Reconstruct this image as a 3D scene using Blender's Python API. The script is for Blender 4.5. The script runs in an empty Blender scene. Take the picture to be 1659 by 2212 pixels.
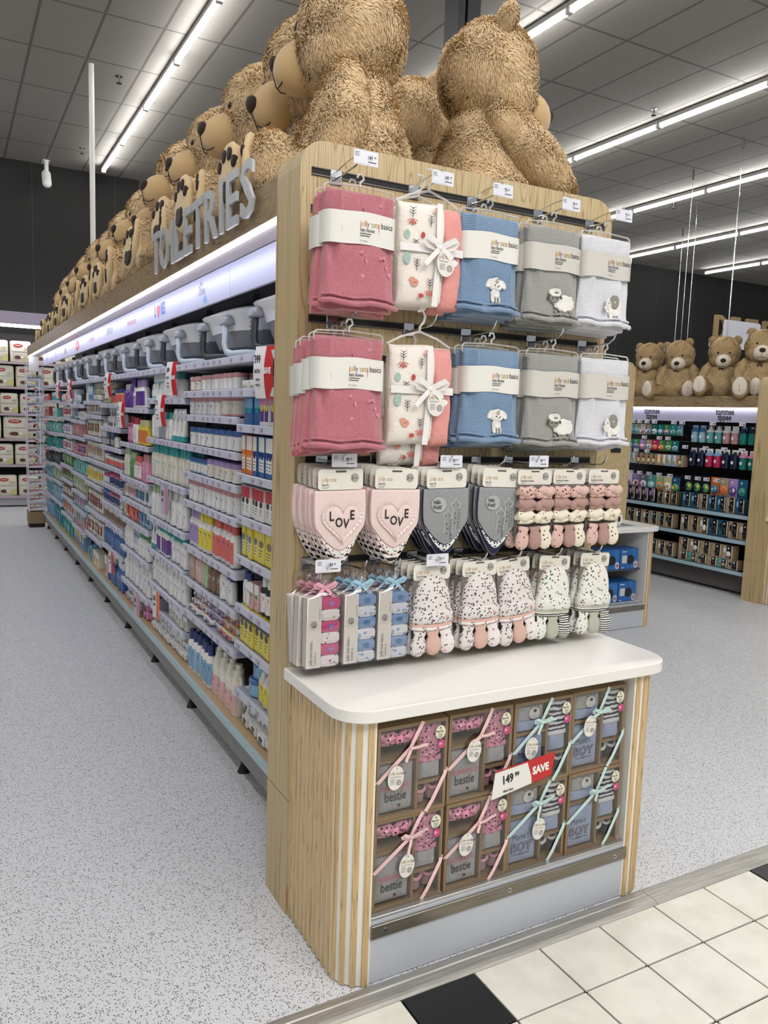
import bpy, math, random
import numpy as np
from mathutils import Matrix, Vector
S = bpy.context.scene
COL = S.collection
R_ = random.Random(7)
PI = math.pi

# ---------------------------------------------------------------- camera, world, exposure
cam_d = bpy.data.cameras.new('camera')
cam_d.sensor_fit = 'VERTICAL'; cam_d.sensor_height = 36.0; cam_d.lens = 36.0*1713/2212
cam_d.clip_start = 0.05; cam_d.clip_end = 100
cam = bpy.data.objects.new('camera', cam_d); COL.objects.link(cam)
_r = (0.8772352, -0.47888575, 0.03356837); _d = (-0.02825412, -0.12130757, -0.99221277); _f = (0.47922865, 0.86945553, -0.11994577)
cam.matrix_world = Matrix(((_r[0], -_d[0], -_f[0], 0), (_r[1], -_d[1], -_f[1], 0), (_r[2], -_d[2], -_f[2], 1.55), (0, 0, 0, 1)))
S.camera = cam
w = bpy.data.worlds.new('world'); S.world = w; w.use_nodes = True
w.node_tree.nodes['Background'].inputs[0].default_value = (0.93, 0.96, 1.0, 1)
w.node_tree.nodes['Background'].inputs[1].default_value = 0.36
S.view_settings.view_transform = 'Standard'; S.view_settings.look = 'None'
S.view_settings.exposure = 0.18; S.view_settings.gamma = 1.0; S.view_settings.use_curve_mapping = False
try:
    S.cycles.use_denoising = True
    S.cycles.max_bounces = 5; S.cycles.diffuse_bounces = 3; S.cycles.glossy_bounces = 2
    S.cycles.transmission_bounces = 2; S.cycles.transparent_max_bounces = 8
    S.cycles.caustics_reflective = False; S.cycles.caustics_refractive = False
    S.cycles.sample_clamp_indirect = 4.0
    S.cycles.use_adaptive_sampling = True; S.cycles.adaptive_threshold = 0.02
except Exception: pass
LAMP = 30.0      # ceiling tubes
LED = 18.0      # strips under the fascias
SIGN = 1.0      # backlit sign boards
# one large soft source: the bright mall the camera stands in (shop front light bays over the white tiles)
def area(name, loc, rot, sx, sy, power, col=(1, 1, 1)):
    l = bpy.data.lights.new(name, 'AREA'); l.shape = 'RECTANGLE'; l.size = sx; l.size_y = sy; l.energy = power; l.color = col
    o = bpy.data.objects.new(name, l); COL.objects.link(o); o.location = loc; o.rotation_euler = rot
    return o
area('mall_light', (1.2, -1.6, 4.3), (math.radians(28), 0, 0), 5.0, 1.6, 150, (1, .97, .93))

# ---------------------------------------------------------------- materials
def lin(h):
    if not isinstance(h, str): return tuple(h)
    h = h.lstrip('#'); out = []
    for i in (0, 2, 4):
        c = int(h[i:i+2], 16)/255
        out.append(c/12.92 if c <= .04045 else ((c+.055)/1.055)**2.4)
    return tuple(out)
_M = {}
def M(hexc, rough=.5, metal=0., spec=.5, coat=0., sheen=0., alpha=1., trans=0., em=0., bump=0., bscale=200, name=None):
    key = (hexc, rough, metal, spec, coat, sheen, alpha, trans, em, bump, bscale)
    if key in _M: return _M[key]
    m = bpy.data.materials.new(name or 'mat_%s' % str(hexc).strip('#')); m.use_nodes = True
    nt = m.node_tree; b = nt.nodes['Principled BSDF']; c = lin(hexc)
    b.inputs['Base Color'].default_value = (*c, 1); b.inputs['Roughness'].default_value = rough
    b.inputs['Metallic'].default_value = metal; b.inputs['Specular IOR Level'].default_value = spec
    b.inputs['Coat Weight'].default_value = coat; b.inputs['Sheen Weight'].default_value = sheen
    b.inputs['Alpha'].default_value = alpha; b.inputs['Transmission Weight'].default_value = trans
    if em: b.inputs['Emission Color'].default_value = (*c, 1); b.inputs['Emission Strength'].default_value = em
    if bump:
        n = nt.nodes.new('ShaderNodeTexNoise'); n.inputs['Scale'].default_value = bscale; n.inputs['Detail'].default_value = 2
        tc = nt.nodes.new('ShaderNodeTexCoord'); nt.links.new(tc.outputs['Object'], n.inputs['Vector'])
        bp = nt.nodes.new('ShaderNodeBump'); bp.inputs['Strength'].default_value = bump; bp.inputs['Distance'].default_value = .004
        nt.links.new(n.outputs['Fac'], bp.inputs['Height']); nt.links.new(bp.outputs['Normal'], b.inputs['Normal'])
    _M[key] = m
    return m
class NT:
    """tiny node helper"""
    def __init__(s, name):
        s.m = bpy.data.materials.new(name); s.m.use_nodes = True; s.t = s.m.node_tree; s.b = s.t.nodes['Principled BSDF']
        s.tc = s.t.nodes.new('ShaderNodeTexCoord')
    def n(s, typ, ins=None, **at):
        x = s.t.nodes.new('ShaderNode'+typ)
        for k, v in at.items(): setattr(x, k, v)
        for k, v in (ins or {}).items():
            if isinstance(v, tuple) and len(v) == 2 and hasattr(v[0], 'outputs'): s.t.links.new(v[0].outputs[v[1]], x.inputs[k])
            elif hasattr(v, 'outputs'): s.t.links.new(v.outputs[0], x.inputs[k])
            else: x.inputs[k].default_value = v
        return x
    def ramp(s, fac, stops):
        r = s.t.nodes.new('ShaderNodeValToRGB'); e = r.color_ramp.elements
        while len(e) < len(stops): e.new(.5)
        for el, (p, c) in zip(e, stops): el.position = p; el.color = (*lin(c), 1)
        s.t.links.new(fac.outputs[0], r.inputs[0]); return r
    def mapping(s, scale, rot=(0, 0, 0), loc=(0, 0, 0), src='Object'):
        return s.n('Mapping', {'Vector': (s.tc, src), 'Scale': scale, 'Rotation': rot, 'Location': loc})
    def col(s, x): s.t.links.new(x.outputs[0], s.b.inputs['Base Color'])
    def bump(s, x, st=.3, dist=.003):
        bp = s.n('Bump', {'Height': x, 'Strength': st, 'Distance': dist}); s.t.links.new(bp.outputs['Normal'], s.b.inputs['Normal'])
def set_(m, **k):
    for a, v in k.items(): m.b.inputs[a.replace('_', ' ')].default_value = v
def wood(name, c1, c2, c3, grain=(14, 14, 1.2), wav=2.2):
    k = NT(name); mp = k.mapping(grain)
    ns = k.n('TexNoise', {'Vector': mp, 'Scale': wav, 'Detail': 1.5, 'Distortion': .25})
    mul = k.n('Math', {0: ns, 1: 11.0}, operation='MULTIPLY'); fr = k.n('Math', {0: mul}, operation='FRACT')
    r = k.ramp(fr, [(0, c2), (.13, c1), (.8, c1), (1, c2)])
    mp2 = k.mapping((grain[0]*14, grain[1]*14, grain[2]*3)); fine = k.n('TexNoise', {'Vector': mp2, 'Scale': 1.5, 'Detail': 3})
    r2 = k.ramp(fine, [(.3, c3), (.62, 'ffffff')])
    mx = k.n('MixRGB', {'Fac': .3, 'Color1': r, 'Color2': r2}, blend_type='MULTIPLY'); k.col(mx)
    set_(k, Roughness=.48); k.bump(fine, .05)
    return k.m
ASH = wood('ash_veneer', 'c8b48b', 'a58a5e', 'a08658', (9, 9, .9))
ASHX = wood('ash_veneer_flat', 'c5af86', 'a78f62', 'b8a078', (6, 6, .25), 1.4)
OAK = wood('grey_oak_laminate', '9d8563', '7d6748', '6e5a40', (16, 1.1, 16), 1.6)
SLATW = wood('ash_slat', 'd8bc8c', 'b0936a', 'a88a5e', (22, 22, .7))
def mk_floor():
    k = NT('speckled_vinyl')
    v1 = k.n('TexVoronoi', {'Vector': (k.tc, 'Object'), 'Scale': 230.}); v2 = k.n('TexVoronoi', {'Vector': (k.tc, 'Object'), 'Scale': 120.})
    n = k.n('TexNoise', {'Vector': (k.tc, 'Object'), 'Scale': 260., 'Detail': 2})
    base = k.ramp(n, [(.35, 'c3c5c9'), (.6, 'e1e3e7')])
    sep = k.n('SeparateColor', {0: (v1, 'Color')}); sep2 = k.n('SeparateColor', {0: (v2, 'Color')})
    a = k.n('Math', {0: sep, 1: .24}, operation='LESS_THAN'); b = k.n('Math', {0: (v1, 'Distance'), 1: .42}, operation='LESS_THAN')
    f1 = k.n('Math', {0: a, 1: b}, operation='MULTIPLY')
    a2 = k.n('Math', {0: sep2, 1: .2}, operation='LESS_THAN'); b2 = k.n('Math', {0: (v2, 'Distance'), 1: .35}, operation='LESS_THAN')
    f2 = k.n('Math', {0: a2, 1: b2}, operation='MULTIPLY')
    m1 = k.n('MixRGB', {'Fac': f1, 'Color1': base, 'Color2': (*lin('3c3a36'), 1)})
    m2 = k.n('MixRGB', {'Fac': f2, 'Color1': m1, 'Color2': (*lin('8d8b86'), 1)})
    k.col(m2); set_(k, Roughness=.42); return k.m
FLOOR = mk_floor()
def mk_ceil():
    k = NT('ceiling_tiles'); sx = k.n('SeparateXYZ', {0: (k.tc, 'Object')})
    def line(i, off, per, w_):
        s1 = k.n('Math', {0: (sx, i), 1: off}, operation='SUBTRACT'); d = k.n('Math', {0: s1, 1: per}, operation='DIVIDE'); f = k.n('Math', {0: d}, operation='FRACT')
        a = k.n('Math', {0: f, 1: w_/per}, operation='LESS_THAN'); return a
    l1 = line('X', 5.25, .552, .028); l2 = line('Y', 6.03, 1.11, .03)
    mxx = k.n('Math', {0: l1, 1: l2}, operation='MAXIMUM')
    n = k.n('TexNoise', {'Vector': (k.tc, 'Object'), 'Scale': 60., 'Detail': 3}); base = k.ramp(n, [(.3, '8f8a83'), (.7, '98938c')])
    mx = k.n('MixRGB', {'Fac': mxx, 'Color1': base, 'Color2': (*lin('6b6660'), 1)}); k.col(mx); set_(k, Roughness=.8); k.bump(n, .1); return k.m
CEIL = mk_ceil()
def mk_fur(name, a, b, rough=.9):
    k = NT(name); g = k.n('NewGeometry'); r = k.ramp(type('o', (), {'outputs': [g.outputs['Random Per Island']]})(), [(0, a), (1, b)])
    n = k.n('TexNoise', {'Vector': (k.tc, 'Object'), 'Scale': 14., 'Detail': 3}); r2 = k.ramp(n, [(.35, 'e0d8cc'), (.65, 'ffffff')])
    mx = k.n('MixRGB', {'Fac': .6, 'Color1': r, 'Color2': r2}, blend_type='MULTIPLY'); k.col(mx)
    set_(k, Roughness=rough, Specular_IOR_Level=.1, Sheen_Weight=.35); k.b.inputs['Sheen Tint'].default_value = (*lin('f0d0a0'), 1)
    return k.m
FUR = mk_fur('caramel_plush', 'e6c698', 'fae2bc'); FUR2 = mk_fur('beige_plush', 'b59a72', 'dcc49a')
VELV = M('c9a979', .8, sheen=.3, bump=.15, bscale=300, name='short_tan_pile'); CREAMP = M('d8bd90', .85, sheen=.3, bump=.2, bscale=160, name='cream_sole_pile')
DARKP = M('2b1a11', .8, sheen=.1, name='dark_brown_pad'); WHITEP = M('d9cdbd', .85, sheen=.3, bump=.2, bscale=120, name='white_sole_pile')
def mk_fleece(name, c1, c2, chevron=True, scale=170):
    k = NT(name)
    n = k.n('TexNoise', {'Vector': (k.tc, 'Object'), 'Scale': 420., 'Detail': 2})
    if chevron:
        sx = k.n('SeparateXYZ', {0: (k.tc, 'Object')})
        a = k.n('Math', {0: (sx, 'X'), 1: 230.}, operation='MULTIPLY'); pp = k.n('Math', {0: a, 1: 1.0}, operation='PINGPONG')
        z = k.n('Math', {0: (sx, 'Z'), 1: 380.}, operation='MULTIPLY'); s_ = k.n('Math', {0: z, 1: pp}, operation='ADD')
        q = k.n('Math', {0: s_, 1: 1.0}, operation='PINGPONG'); m3 = k.n('Math', {0: n, 1: .8}, operation='MULTIPLY'); h = k.n('Math', {0: q, 1: m3}, operation='ADD')
        r = k.ramp(k.n('Math', {0: h, 1: 1.8}, operation='DIVIDE'), [(.2, c1), (.75, c2)])
    else:
        h = n; r = k.ramp(n, [(.3, c1), (.7, c2)])
    k.col(r); k.bump(h, .5, .002); set_(k, Roughness=.9, Specular_IOR_Level=.15, Sheen_Weight=.4); return k.m
def mk_metal(name, c='a8a49c', rough=.32):
    k = NT(name); n = k.n('TexNoise', {'Vector': k.mapping((3, 60, 60)), 'Scale': 3., 'Detail': 4}); r = k.ramp(n, [(.3, 'c8c4bc'), (.7, 'ffffff')])
    mx = k.n('MixRGB', {'Fac': .7, 'Color1': (*lin(c), 1), 'Color2': r}, blend_type='MULTIPLY'); k.col(mx); set_(k, Metallic=.8, Roughness=rough)
    return k.m
STEEL = mk_metal('brushed_steel', '8f897e'); ALU = mk_metal('aluminium_track', 'c4c2bd', .42); CHROME = M('c9cdd0', .16, 1., name='chrome')
def mk_pattern(name, base, spots, scale, thr, rough=.85):
    """cloth with printed blotches: spots=[(colour, seed_offset)]"""
    k = NT(name); cur = k.n('RGB'); cur.outputs[0].default_value = (*lin(base), 1)
    for c, off, sc, th in spots:
        v = k.n('TexVoronoi', {'Vector': k.mapping((1, 1, 1), loc=(off, off*.7, off*1.3)), 'Scale': sc, 'Randomness': .8}); n = k.n('TexNoise', {'Vector': (k.tc, 'Object'), 'Scale': sc*2.5})
        s_ = k.n('Math', {0: (v, 'Distance'), 1: k.n('Math', {0: n, 1: .35}, operation='MULTIPLY')}, operation='ADD')
        f = k.n('Math', {0: s_, 1: th}, operation='LESS_THAN'); cur = k.n('MixRGB', {'Fac': f, 'Color1': cur, 'Color2': (*lin(c), 1)})
    k.col(cur); set_(k, Roughness=rough, Specular_IOR_Level=.2); return k.m
def mk_stripe(name, a, b, per, axis='Z', duty=.5, wob=.0):
    k = NT(name); sx = k.n('SeparateXYZ', {0: (k.tc, 'Object')}); n = k.n('TexNoise', {'Vector': (k.tc, 'Object'), 'Scale': 40.})
    nn = k.n('Math', {0: n, 1: wob}, operation='MULTIPLY'); z = k.n('Math', {0: (sx, axis), 1: nn}, operation='ADD')
    d = k.n('Math', {0: z, 1: per}, operation='DIVIDE'); f = k.n('Math', {0: d}, operation='FRACT'); l = k.n('Math', {0: f, 1: duty}, operation='LESS_THAN')
    k.col(k.n('MixRGB', {'Fac': l, 'Color1': (*lin(a), 1), 'Color2': (*lin(b), 1)})); set_(k, Roughness=.85, Specular_IOR_Level=.2); return k.m
def mk_glass(name, tint='ffffff', fac=.12):
    m = bpy.data.materials.new(name); m.use_nodes = True; t = m.node_tree; t.nodes.clear()
    o = t.nodes.new('ShaderNodeOutputMaterial'); mx = t.nodes.new('ShaderNodeMixShader'); tr = t.nodes.new('ShaderNodeBsdfTransparent'); g = t.nodes.new('ShaderNodeBsdfGlossy')
    tr.inputs[0].default_value = (*lin(tint), 1); g.inputs['Roughness'].default_value = .08; mx.inputs[0].default_value = fac
    t.links.new(tr.outputs[0], mx.inputs[1]); t.links.new(g.outputs[0], mx.inputs[2]); t.links.new(mx.outputs[0], o.inputs[0]); return m
FILM = mk_glass('clear_film', 'f6f6f6', .05); CLEARP = M('e9e6e2', .25, alpha=.55, name='clear_hanger_plastic')
WHITE = M('e9e7e2', .4, name='white_card'); WLAM = M('eceae5', .28, name='white_laminate'); GREYP = M('b9bcc9', .45, name='grey_shelf_metal'); INK = M('1d1b1c', .6, name='black_ink')
INK2 = M('6b6a6a', .6, name='grey_ink'); RED = M('c01f22', .4, name='save_red'); SHELF = M('c3c5d2', .42, name='shelf_rail'); DARK = M('1a1a1a', .7, name='dark_metal'); GREYB = M('8e8b88', .6, name='plinth_grey')

# ---------------------------------------------------------------- mesh builder
class MB:
    def __init__(s): s.v = []; s.f = []; s.mi = []; s.mats = []; s.X = Matrix()
    def mat(s, m):
        if m not in s.mats: s.mats.append(m)
        return s.mats.index(m)
    def add(s, vs, fs, m):
        b = len(s.v); X = s.X; i = s.mat(m)
        s.v += [tuple(X @ Vector(p)) for p in vs]; s.f += [tuple(b+j for j in f) for f in fs]; s.mi += [i]*len(fs)
    def box(s, x0, x1, y0, y1, z0, z1, m, c=0.):
        if c <= 0:
            s.add([(x0,y0,z0),(x1,y0,z0),(x1,y1,z0),(x0,y1,z0),(x0,y0,z1),(x1,y0,z1),(x1,y1,z1),(x0,y1,z1)], [(0,3,2,1),(4,5,6,7),(0,1,5,4),(1,2,6,5),(2,3,7,6),(3,0,4,7)], m); return
        c = min(c, (x1-x0)/2.01, (y1-y0)/2.01, (z1-z0)/2.01); V = []; ix = {}
        for X in (0, 1):
            for Y in (0, 1):
                for Z in (0, 1):
                    P = ((x0, x1)[X], (y0, y1)[Y], (z0, z1)[Z]); D = (1-2*X, 1-2*Y, 1-2*Z)
                    for a in range(3):
                        q = [P[k]+(0 if k == a else c*D[k]) for k in range(3)]; ix[(X, Y, Z, a)] = len(V); V.append(tuple(q))
        F = []
        def fx(l, a, s1):
            if (s1 == 1): l = l[::-1]
            F.append(tuple(l))
        for sd in (0, 1):
            F.append([ix[(sd,0,0,0)], ix[(sd,1,0,0)], ix[(sd,1,1,0)], ix[(sd,0,1,0)]][::(1 if sd else -1)])
            F.append([ix[(0,sd,0,1)], ix[(1,sd,0,1)], ix[(1,sd,1,1)], ix[(0,sd,1,1)]][::(-1 if sd else 1)])
            F.append([ix[(0,0,sd,2)], ix[(1,0,sd,2)], ix[(1,1,sd,2)], ix[(0,1,sd,2)]][::(1 if sd else -1)])
        for a in (0, 1):
            for b in (0, 1):
                F.append([ix[(0,a,b,1)], ix[(1,a,b,1)], ix[(1,a,b,2)], ix[(0,a,b,2)]][::(-1 if a == b else 1)])
                F.append([ix[(a,0,b,0)], ix[(a,1,b,0)], ix[(a,1,b,2)], ix[(a,0,b,2)]][::(1 if a == b else -1)])
                F.append([ix[(a,b,0,0)], ix[(a,b,1,0)], ix[(a,b,1,1)], ix[(a,b,0,1)]][::(-1 if a == b else 1)])
        for X in (0, 1):
            for Y in (0, 1):
                for Z in (0, 1):
                    F.append([ix[(X,Y,Z,0)], ix[(X,Y,Z,1)], ix[(X,Y,Z,2)]][::(1 if (X+Y+Z) % 2 else -1)])
        s.add(V, [tuple(f) for f in F], m)
    def loft(s, rings, m, cap=(True, True), closed=True):
        n = len(rings[0]); V = [p for r in rings for p in r]; F = []
        for i in range(len(rings)-1):
            for j in range(n if closed else n-1):
                k = (j+1) % n; F.append((i*n+j, i*n+k, (i+1)*n+k, (i+1)*n+j))
        if cap[0]: F.append(tuple(range(n))[::-1])
        if cap[1]: F.append(tuple((len(rings)-1)*n+j for j in range(n)))
        s.add(V, F, m)
    def ell(s, c, r, m, n=20, k=12, rot=None):
        old = s.X; s.X = old @ Matrix.Translation(c) @ (rot.to_4x4() if rot else Matrix())
        rg = []
        for i in range(k+1):
            a = -PI/2+PI*i/k; a = max(min(a, PI/2-.02), -PI/2+.02)
            rg.append([(r[0]*math.cos(a)*math.cos(2*PI*j/n), r[1]*math.cos(a)*math.sin(2*PI*j/n), r[2]*math.sin(a)) for j in range(n)])
        s.loft(rg, m); s.X = old
    def cyl(s, p0, p1, r, m, n=12, r1=None):
        s.sweep([p0, p1], [r, r if r1 is None else r1], m, n, caps=False)
    def sweep(s, pts, rad, m, n=12, caps=True, flat=1., up=None):
        P = [Vector(p) for p in pts]; rg = []; T = []
        for i in range(len(P)):
            a = P[max(i-1, 0)]; b = P[min(i+1, len(P)-1)]; T.append((b-a).normalized())
        u = Vector(up) if up else (Vector((0, 0, 1)) if abs(T[0].z) < .9 else Vector((1, 0, 0)))
        u = (u-T[0]*u.dot(T[0])).normalized(); fr = []
        for t in T:
            u = (u-t*u.dot(t)).normalized(); fr.append((u.copy(), t.cross(u)))
        if not hasattr(rad, '__len__'): rad = [rad]*len(P)
        def ring(c, f, r): return [tuple(c+f[0]*(r*flat*math.cos(2*PI*j/n))+f[1]*(r*math.sin(2*PI*j/n))) for j in range(n)]
        if caps:
            for a in (.15, .5, .85): rg.append(ring(P[0]-T[0]*rad[0]*math.cos(a*PI/2), fr[0], rad[0]*math.sin(a*PI/2)))
        for c, f, r in zip(P, fr, rad): rg.append(ring(c, f, r))
        if caps:
            for a in (.85, .5, .15): rg.append(ring(P[-1]+T[-1]*rad[-1]*math.cos(a*PI/2), fr[-1], rad[-1]*math.sin(a*PI/2)))
        s.loft([r[::-1] for r in rg], m)
    def prism(s, pts, d0, d1, m, ax='y'):
        """polygon pts in the plane normal to ax, extruded d0..d1"""
        def mk(p, d): return (p[0], d, p[1]) if ax == 'y' else ((d, p[0], p[1]) if ax == 'x' else (p[0], p[1], d))
        n = len(pts); V = [mk(p, d0) for p in pts]+[mk(p, d1) for p in pts]
        F = [tuple(range(n))[::-1], tuple(range(n, 2*n))]+[(j, (j+1) % n, n+(j+1) % n, n+j) for j in range(n)]
        s.add(V, F, m)
    def plate(s, pts, y, m):
        s.add([(p[0], y, p[1]) for p in pts], [tuple(range(len(pts)))], m)
    def text(s, body, size, m, x=0, z=0, y=0, align='LEFT', bold=0., wrap=None, cols=None, sx=1., space=1., ext=0., rz=0.):
        """lettering in the local x-z plane facing -y"""
        vs, fs, ms = text_mesh(body, size, align, bold, cols is not None and tuple(cols) or None, space, ext)
        V = []; cr, sr = math.cos(rz), math.sin(rz)
        for a, b, c in vs:
            a *= sx; a, b = a*cr-b*sr, a*sr+b*cr; a += x; b += z
            V.append(wrap(a, b, c) if wrap else (a, y-c, b))
        mats = [m] if cols is None else cols
        if cols is None: s.add(V, fs, m)
        else:
            b0 = len(s.v); s.v += [tuple(s.X @ Vector(p)) for p in V]
            for f, i in zip(fs, ms): s.f.append(tuple(b0+j for j in f)); s.mi.append(s.mat(mats[i]))
    def build(s, name, parent=None, smooth=False, loc=None, rot=None):
        return link(name, s.mesh(name, smooth), parent, loc, rot)
    def mesh(s, name, smooth=False):
        me = bpy.data.meshes.new(name); me.from_pydata(s.v, [], s.f)
        for m in s.mats: me.materials.append(m)
        me.polygons.foreach_set('material_index', s.mi)
        if smooth:
            me.polygons.foreach_set('use_smooth', [True]*len(s.f))
            if smooth != 2: me.set_sharp_from_angle(angle=math.radians(42))
        me.update(); return me
_T = {}
def text_mesh(body, size, align, bold, cols, space, ext):
    key = (body, size, align, bold, bool(cols), space, ext)
    if key not in _T:
        cu = bpy.data.curves.new('t', 'FONT'); cu.body = body; cu.size = size; cu.align_x = align; cu.resolution_u = 2; cu.offset = bold*size; cu.space_character = space; cu.extrude = ext
        if cols:
            for q in cols: cu.materials.append(q)
            for i in range(len(body)): cu.body_format[i].material_index = i % len(cols)
        o = bpy.data.objects.new('t', cu); COL.objects.link(o); dg = bpy.context.evaluated_depsgraph_get(); dg.update()
        me = bpy.data.meshes.new_from_object(o.evaluated_get(dg))
        _T[key] = ([tuple(v.co) for v in me.vertices], [tuple(p.vertices) for p in me.polygons], [p.material_index for p in me.polygons])
        bpy.data.objects.remove(o); bpy.data.meshes.remove(me); bpy.data.curves.remove(cu)
    return _T[key]
def se(rx, ry, z, n=20, p=2., cx=0, cy=0):
    """superellipse ring"""
    out = []
    for j in range(n):
        a = 2*PI*j/n; c, d = math.cos(a), math.sin(a)
        out.append((cx+rx*math.copysign(abs(c)**(2/p), c), cy+ry*math.copysign(abs(d)**(2/p), d), z))
    return out
def rrect(x0, x1, z0, z1, r, n=5):
    o = []
    for cx, cz, a0 in ((x1-r, z0+r, -PI/2), (x1-r, z1-r, 0), (x0+r, z1-r, PI/2), (x0+r, z0+r, PI)):
        for i in range(n+1):
            a = a0+PI/2*i/n; o.append((cx+r*math.cos(a), cz+r*math.sin(a)))
    return o
def circ(cx, cz, rx, rz=None, n=20): rz = rz or rx; return [(cx+rx*math.cos(2*PI*j/n), cz+rz*math.sin(2*PI*j/n)) for j in range(n)]
def heart(cx, cz, s, n=16, rot=0.):
    o = []
    for j in range(n):
        t = 2*PI*j/n; x = 16*math.sin(t)**3; z = 13*math.cos(t)-5*math.cos(2*t)-2*math.cos(3*t)-math.cos(4*t)
        x, z = x*math.cos(rot)-z*math.sin(rot), x*math.sin(rot)+z*math.cos(rot); o.append((cx+x*s/32, cz+z*s/32))
    return o[::-1]
# ---------------------------------------------------------------- scene graph helpers
def link(name, data, parent=None, loc=None, rot=None):
    o = bpy.data.objects.new(name, data); COL.objects.link(o)
    if parent: o.parent = parent
    if loc: o.location = loc
    if rot: o.rotation_euler = rot
    return o
def tag(o, label, cat, group=None, kind=None):
    o['label'] = label; o['category'] = cat
    if group: o['group'] = group
    elif 'group' in o.keys(): del o['group']
    if kind: o['kind'] = kind
    return o
def thing(name, label, cat, loc=(0, 0, 0), rz=0., group=None):
    o = link(name, None, None, loc, (0, 0, rz)); o.empty_display_size = .05; return tag(o, label, cat, group)
def struct(name, mb, smooth=False):
    o = mb.build(name, None, smooth); o['kind'] = 'structure'; return o
def dup(root, loc, rz=None, label=None, group=None, rot=None):
    r = root.copy(); COL.objects.link(r); r.location = loc
    if rz is not None: r.rotation_euler = (0, 0, rz)
    if rot is not None: r.rotation_euler = rot
    if label: r['label'] = label
    if group: r['group'] = group
    elif 'group' in r.keys(): del r['group']
    for ch in KIDS(root):
        c = ch.copy(); COL.objects.link(c); c.parent = r
        for g in KIDS(ch):
            d = g.copy(); COL.objects.link(d); d.parent = c
    return r
def KIDS(o): return list(o.children)
class Proto:
    """keeps a first thing to be moved on first use, then copied"""
    def __init__(s, f): s.f = f; s.o = None
    def put(s, loc, rz, label, group=None, rot=None):
        if s.o is None:
            s.o = s.f(); o = s.o; o.location = loc; o.rotation_euler = rot if rot is not None else (0, 0, rz); o['label'] = label
            if group: o['group'] = group
            s.k = KIDS(o); s.kk = [KIDS(c) for c in s.k]
            return o
        r = s.o.copy(); COL.objects.link(r); r.location = loc; r.rotation_euler = rot if rot is not None else (0, 0, rz); r['label'] = label
        if group: r['group'] = group
        elif 'group' in r.keys(): del r['group']
        for ch, gs in zip(s.k, s.kk):
            c = ch.copy(); COL.objects.link(c); c.parent = r
            for g in gs:
                d = g.copy(); COL.objects.link(d); d.parent = c
        return r
# ================================================================ SETTING
b = MB(); b.box(-9, 26, 1.735, 14.2, -.05, 0, FLOOR); struct('floor', b)
b = MB(); b.box(-9, 26, -5, 14.2, 5.2, 5.25, CEIL); struct('ceiling', b)
k = NT('black_wall_panels'); sx = k.n('SeparateXYZ', {0: (k.tc, 'Object')}); d = k.n('Math', {0: (sx, 'X'), 1: 1.22}, operation='DIVIDE'); fr = k.n('Math', {0: d}, operation='FRACT')
l = k.n('Math', {0: fr, 1: .012}, operation='LESS_THAN'); k.col(k.n('MixRGB', {'Fac': l, 'Color1': (*lin('1b1a18'), 1), 'Color2': (*lin('33312e'), 1)})); set_(k, Roughness=.75)
b = MB(); b.box(-9, 26, 13.7, 13.8, 0, 5.2, k.m); struct('wall_back', b)
b = MB(); b.box(-5, 9, -4, 1.668, -.06, -.006, M('171411', .9, name='dark_grout'))
kt = NT('off_white_tile'); n = kt.n('TexNoise', {'Vector': (kt.tc, 'Object'), 'Scale': 9., 'Detail': 5}); kt.col(kt.ramp(n, [(.3, 'dcd9cc'), (.6, 'ebe8dc')])); set_(kt, Roughness=.3); TW = kt.m
TB = M('1b1c1e', .4, bump=.1, bscale=40, name='black_tile')
ys = [1.668, 1.47]+[1.47-.2365*i for i in range(1, 17)]
for i in range(-16, 24):
    x0 = 1.021+.2365*i
    for j in range(len(ys)-1):
        blk = j == 0 and i % 6 == 0
        b.box(x0+.003, x0+.2335, ys[j+1]+.003, ys[j]-.003, -.008, 0, TB if blk else TW, .0012)
struct('floor_tiles', b)
b = MB(); b.prism([(1.664, -.01), (1.664, .002), (1.672, .006), (1.68, .009), (1.70, .0095), (1.703, .007), (1.712, .007), (1.716, .0095), (1.738, .008), (1.748, .001), (1.748, -.01)], -3, 1.985, ALU, 'x')
b.prism([(1.664, -.01), (1.664, .002), (1.672, .006), (1.68, .009), (1.70, .0095), (1.703, .007), (1.712, .007), (1.716, .0095), (1.738, .008), (1.748, .001), (1.748, -.01)], 1.987, 7, ALU, 'x')
struct('trim_1', b)
# black steel column behind the bears
b = MB()
for a in ((3.60, 3.665, 5.6, 5.8), (3.665, 3.69, 5.66, 5.74), (3.69, 3.81, 5.6, 5.8)): b.box(a[0], a[1], a[2], a[3], 0, 5.2, M('1d1c1b', .5, name='black_column_paint'))
struct('column', b)
# ---------------------------------------------------------------- ceiling things
TUBE = M('ffffff', em=LAMP, name='lit_tube')
def lamp_f():
    t = thing('fluorescent_lamp', '', 'light')
    b = MB(); b.box(-.028, .028, -.74, .74, .022, .07, M('8d8a86', .5, name='lamp_housing'), .004); b.build('housing', t)
    b = MB(); b.sweep([(0, -.70, 0), (0, .70, 0)], .026, TUBE, 10); b.build('tube', t, True)
    for s_ in (-1, 1):
        b = MB(); b.box(-.03, .03, s_*.722-.012, s_*.722+.012, -.03, .03, M('d8d6d2', .4, name='lamp_end'), .003); b.build('end_cap', t)
    return t
LP = Proto(lamp_f)
rows = [(-3.2, 'far left row outside the aisle'), (-.5, 'left of the aisle'), (2.19, 'above the long toiletries shelf, top left'), (4.87, 'above the standing bears, top centre'), (7.6, 'nearest row at the upper right'), (10.25, 'second row at the upper right'),
        (12.96, 'third row at the upper right'), (15.62, 'farthest short row over the back wall')]
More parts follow.
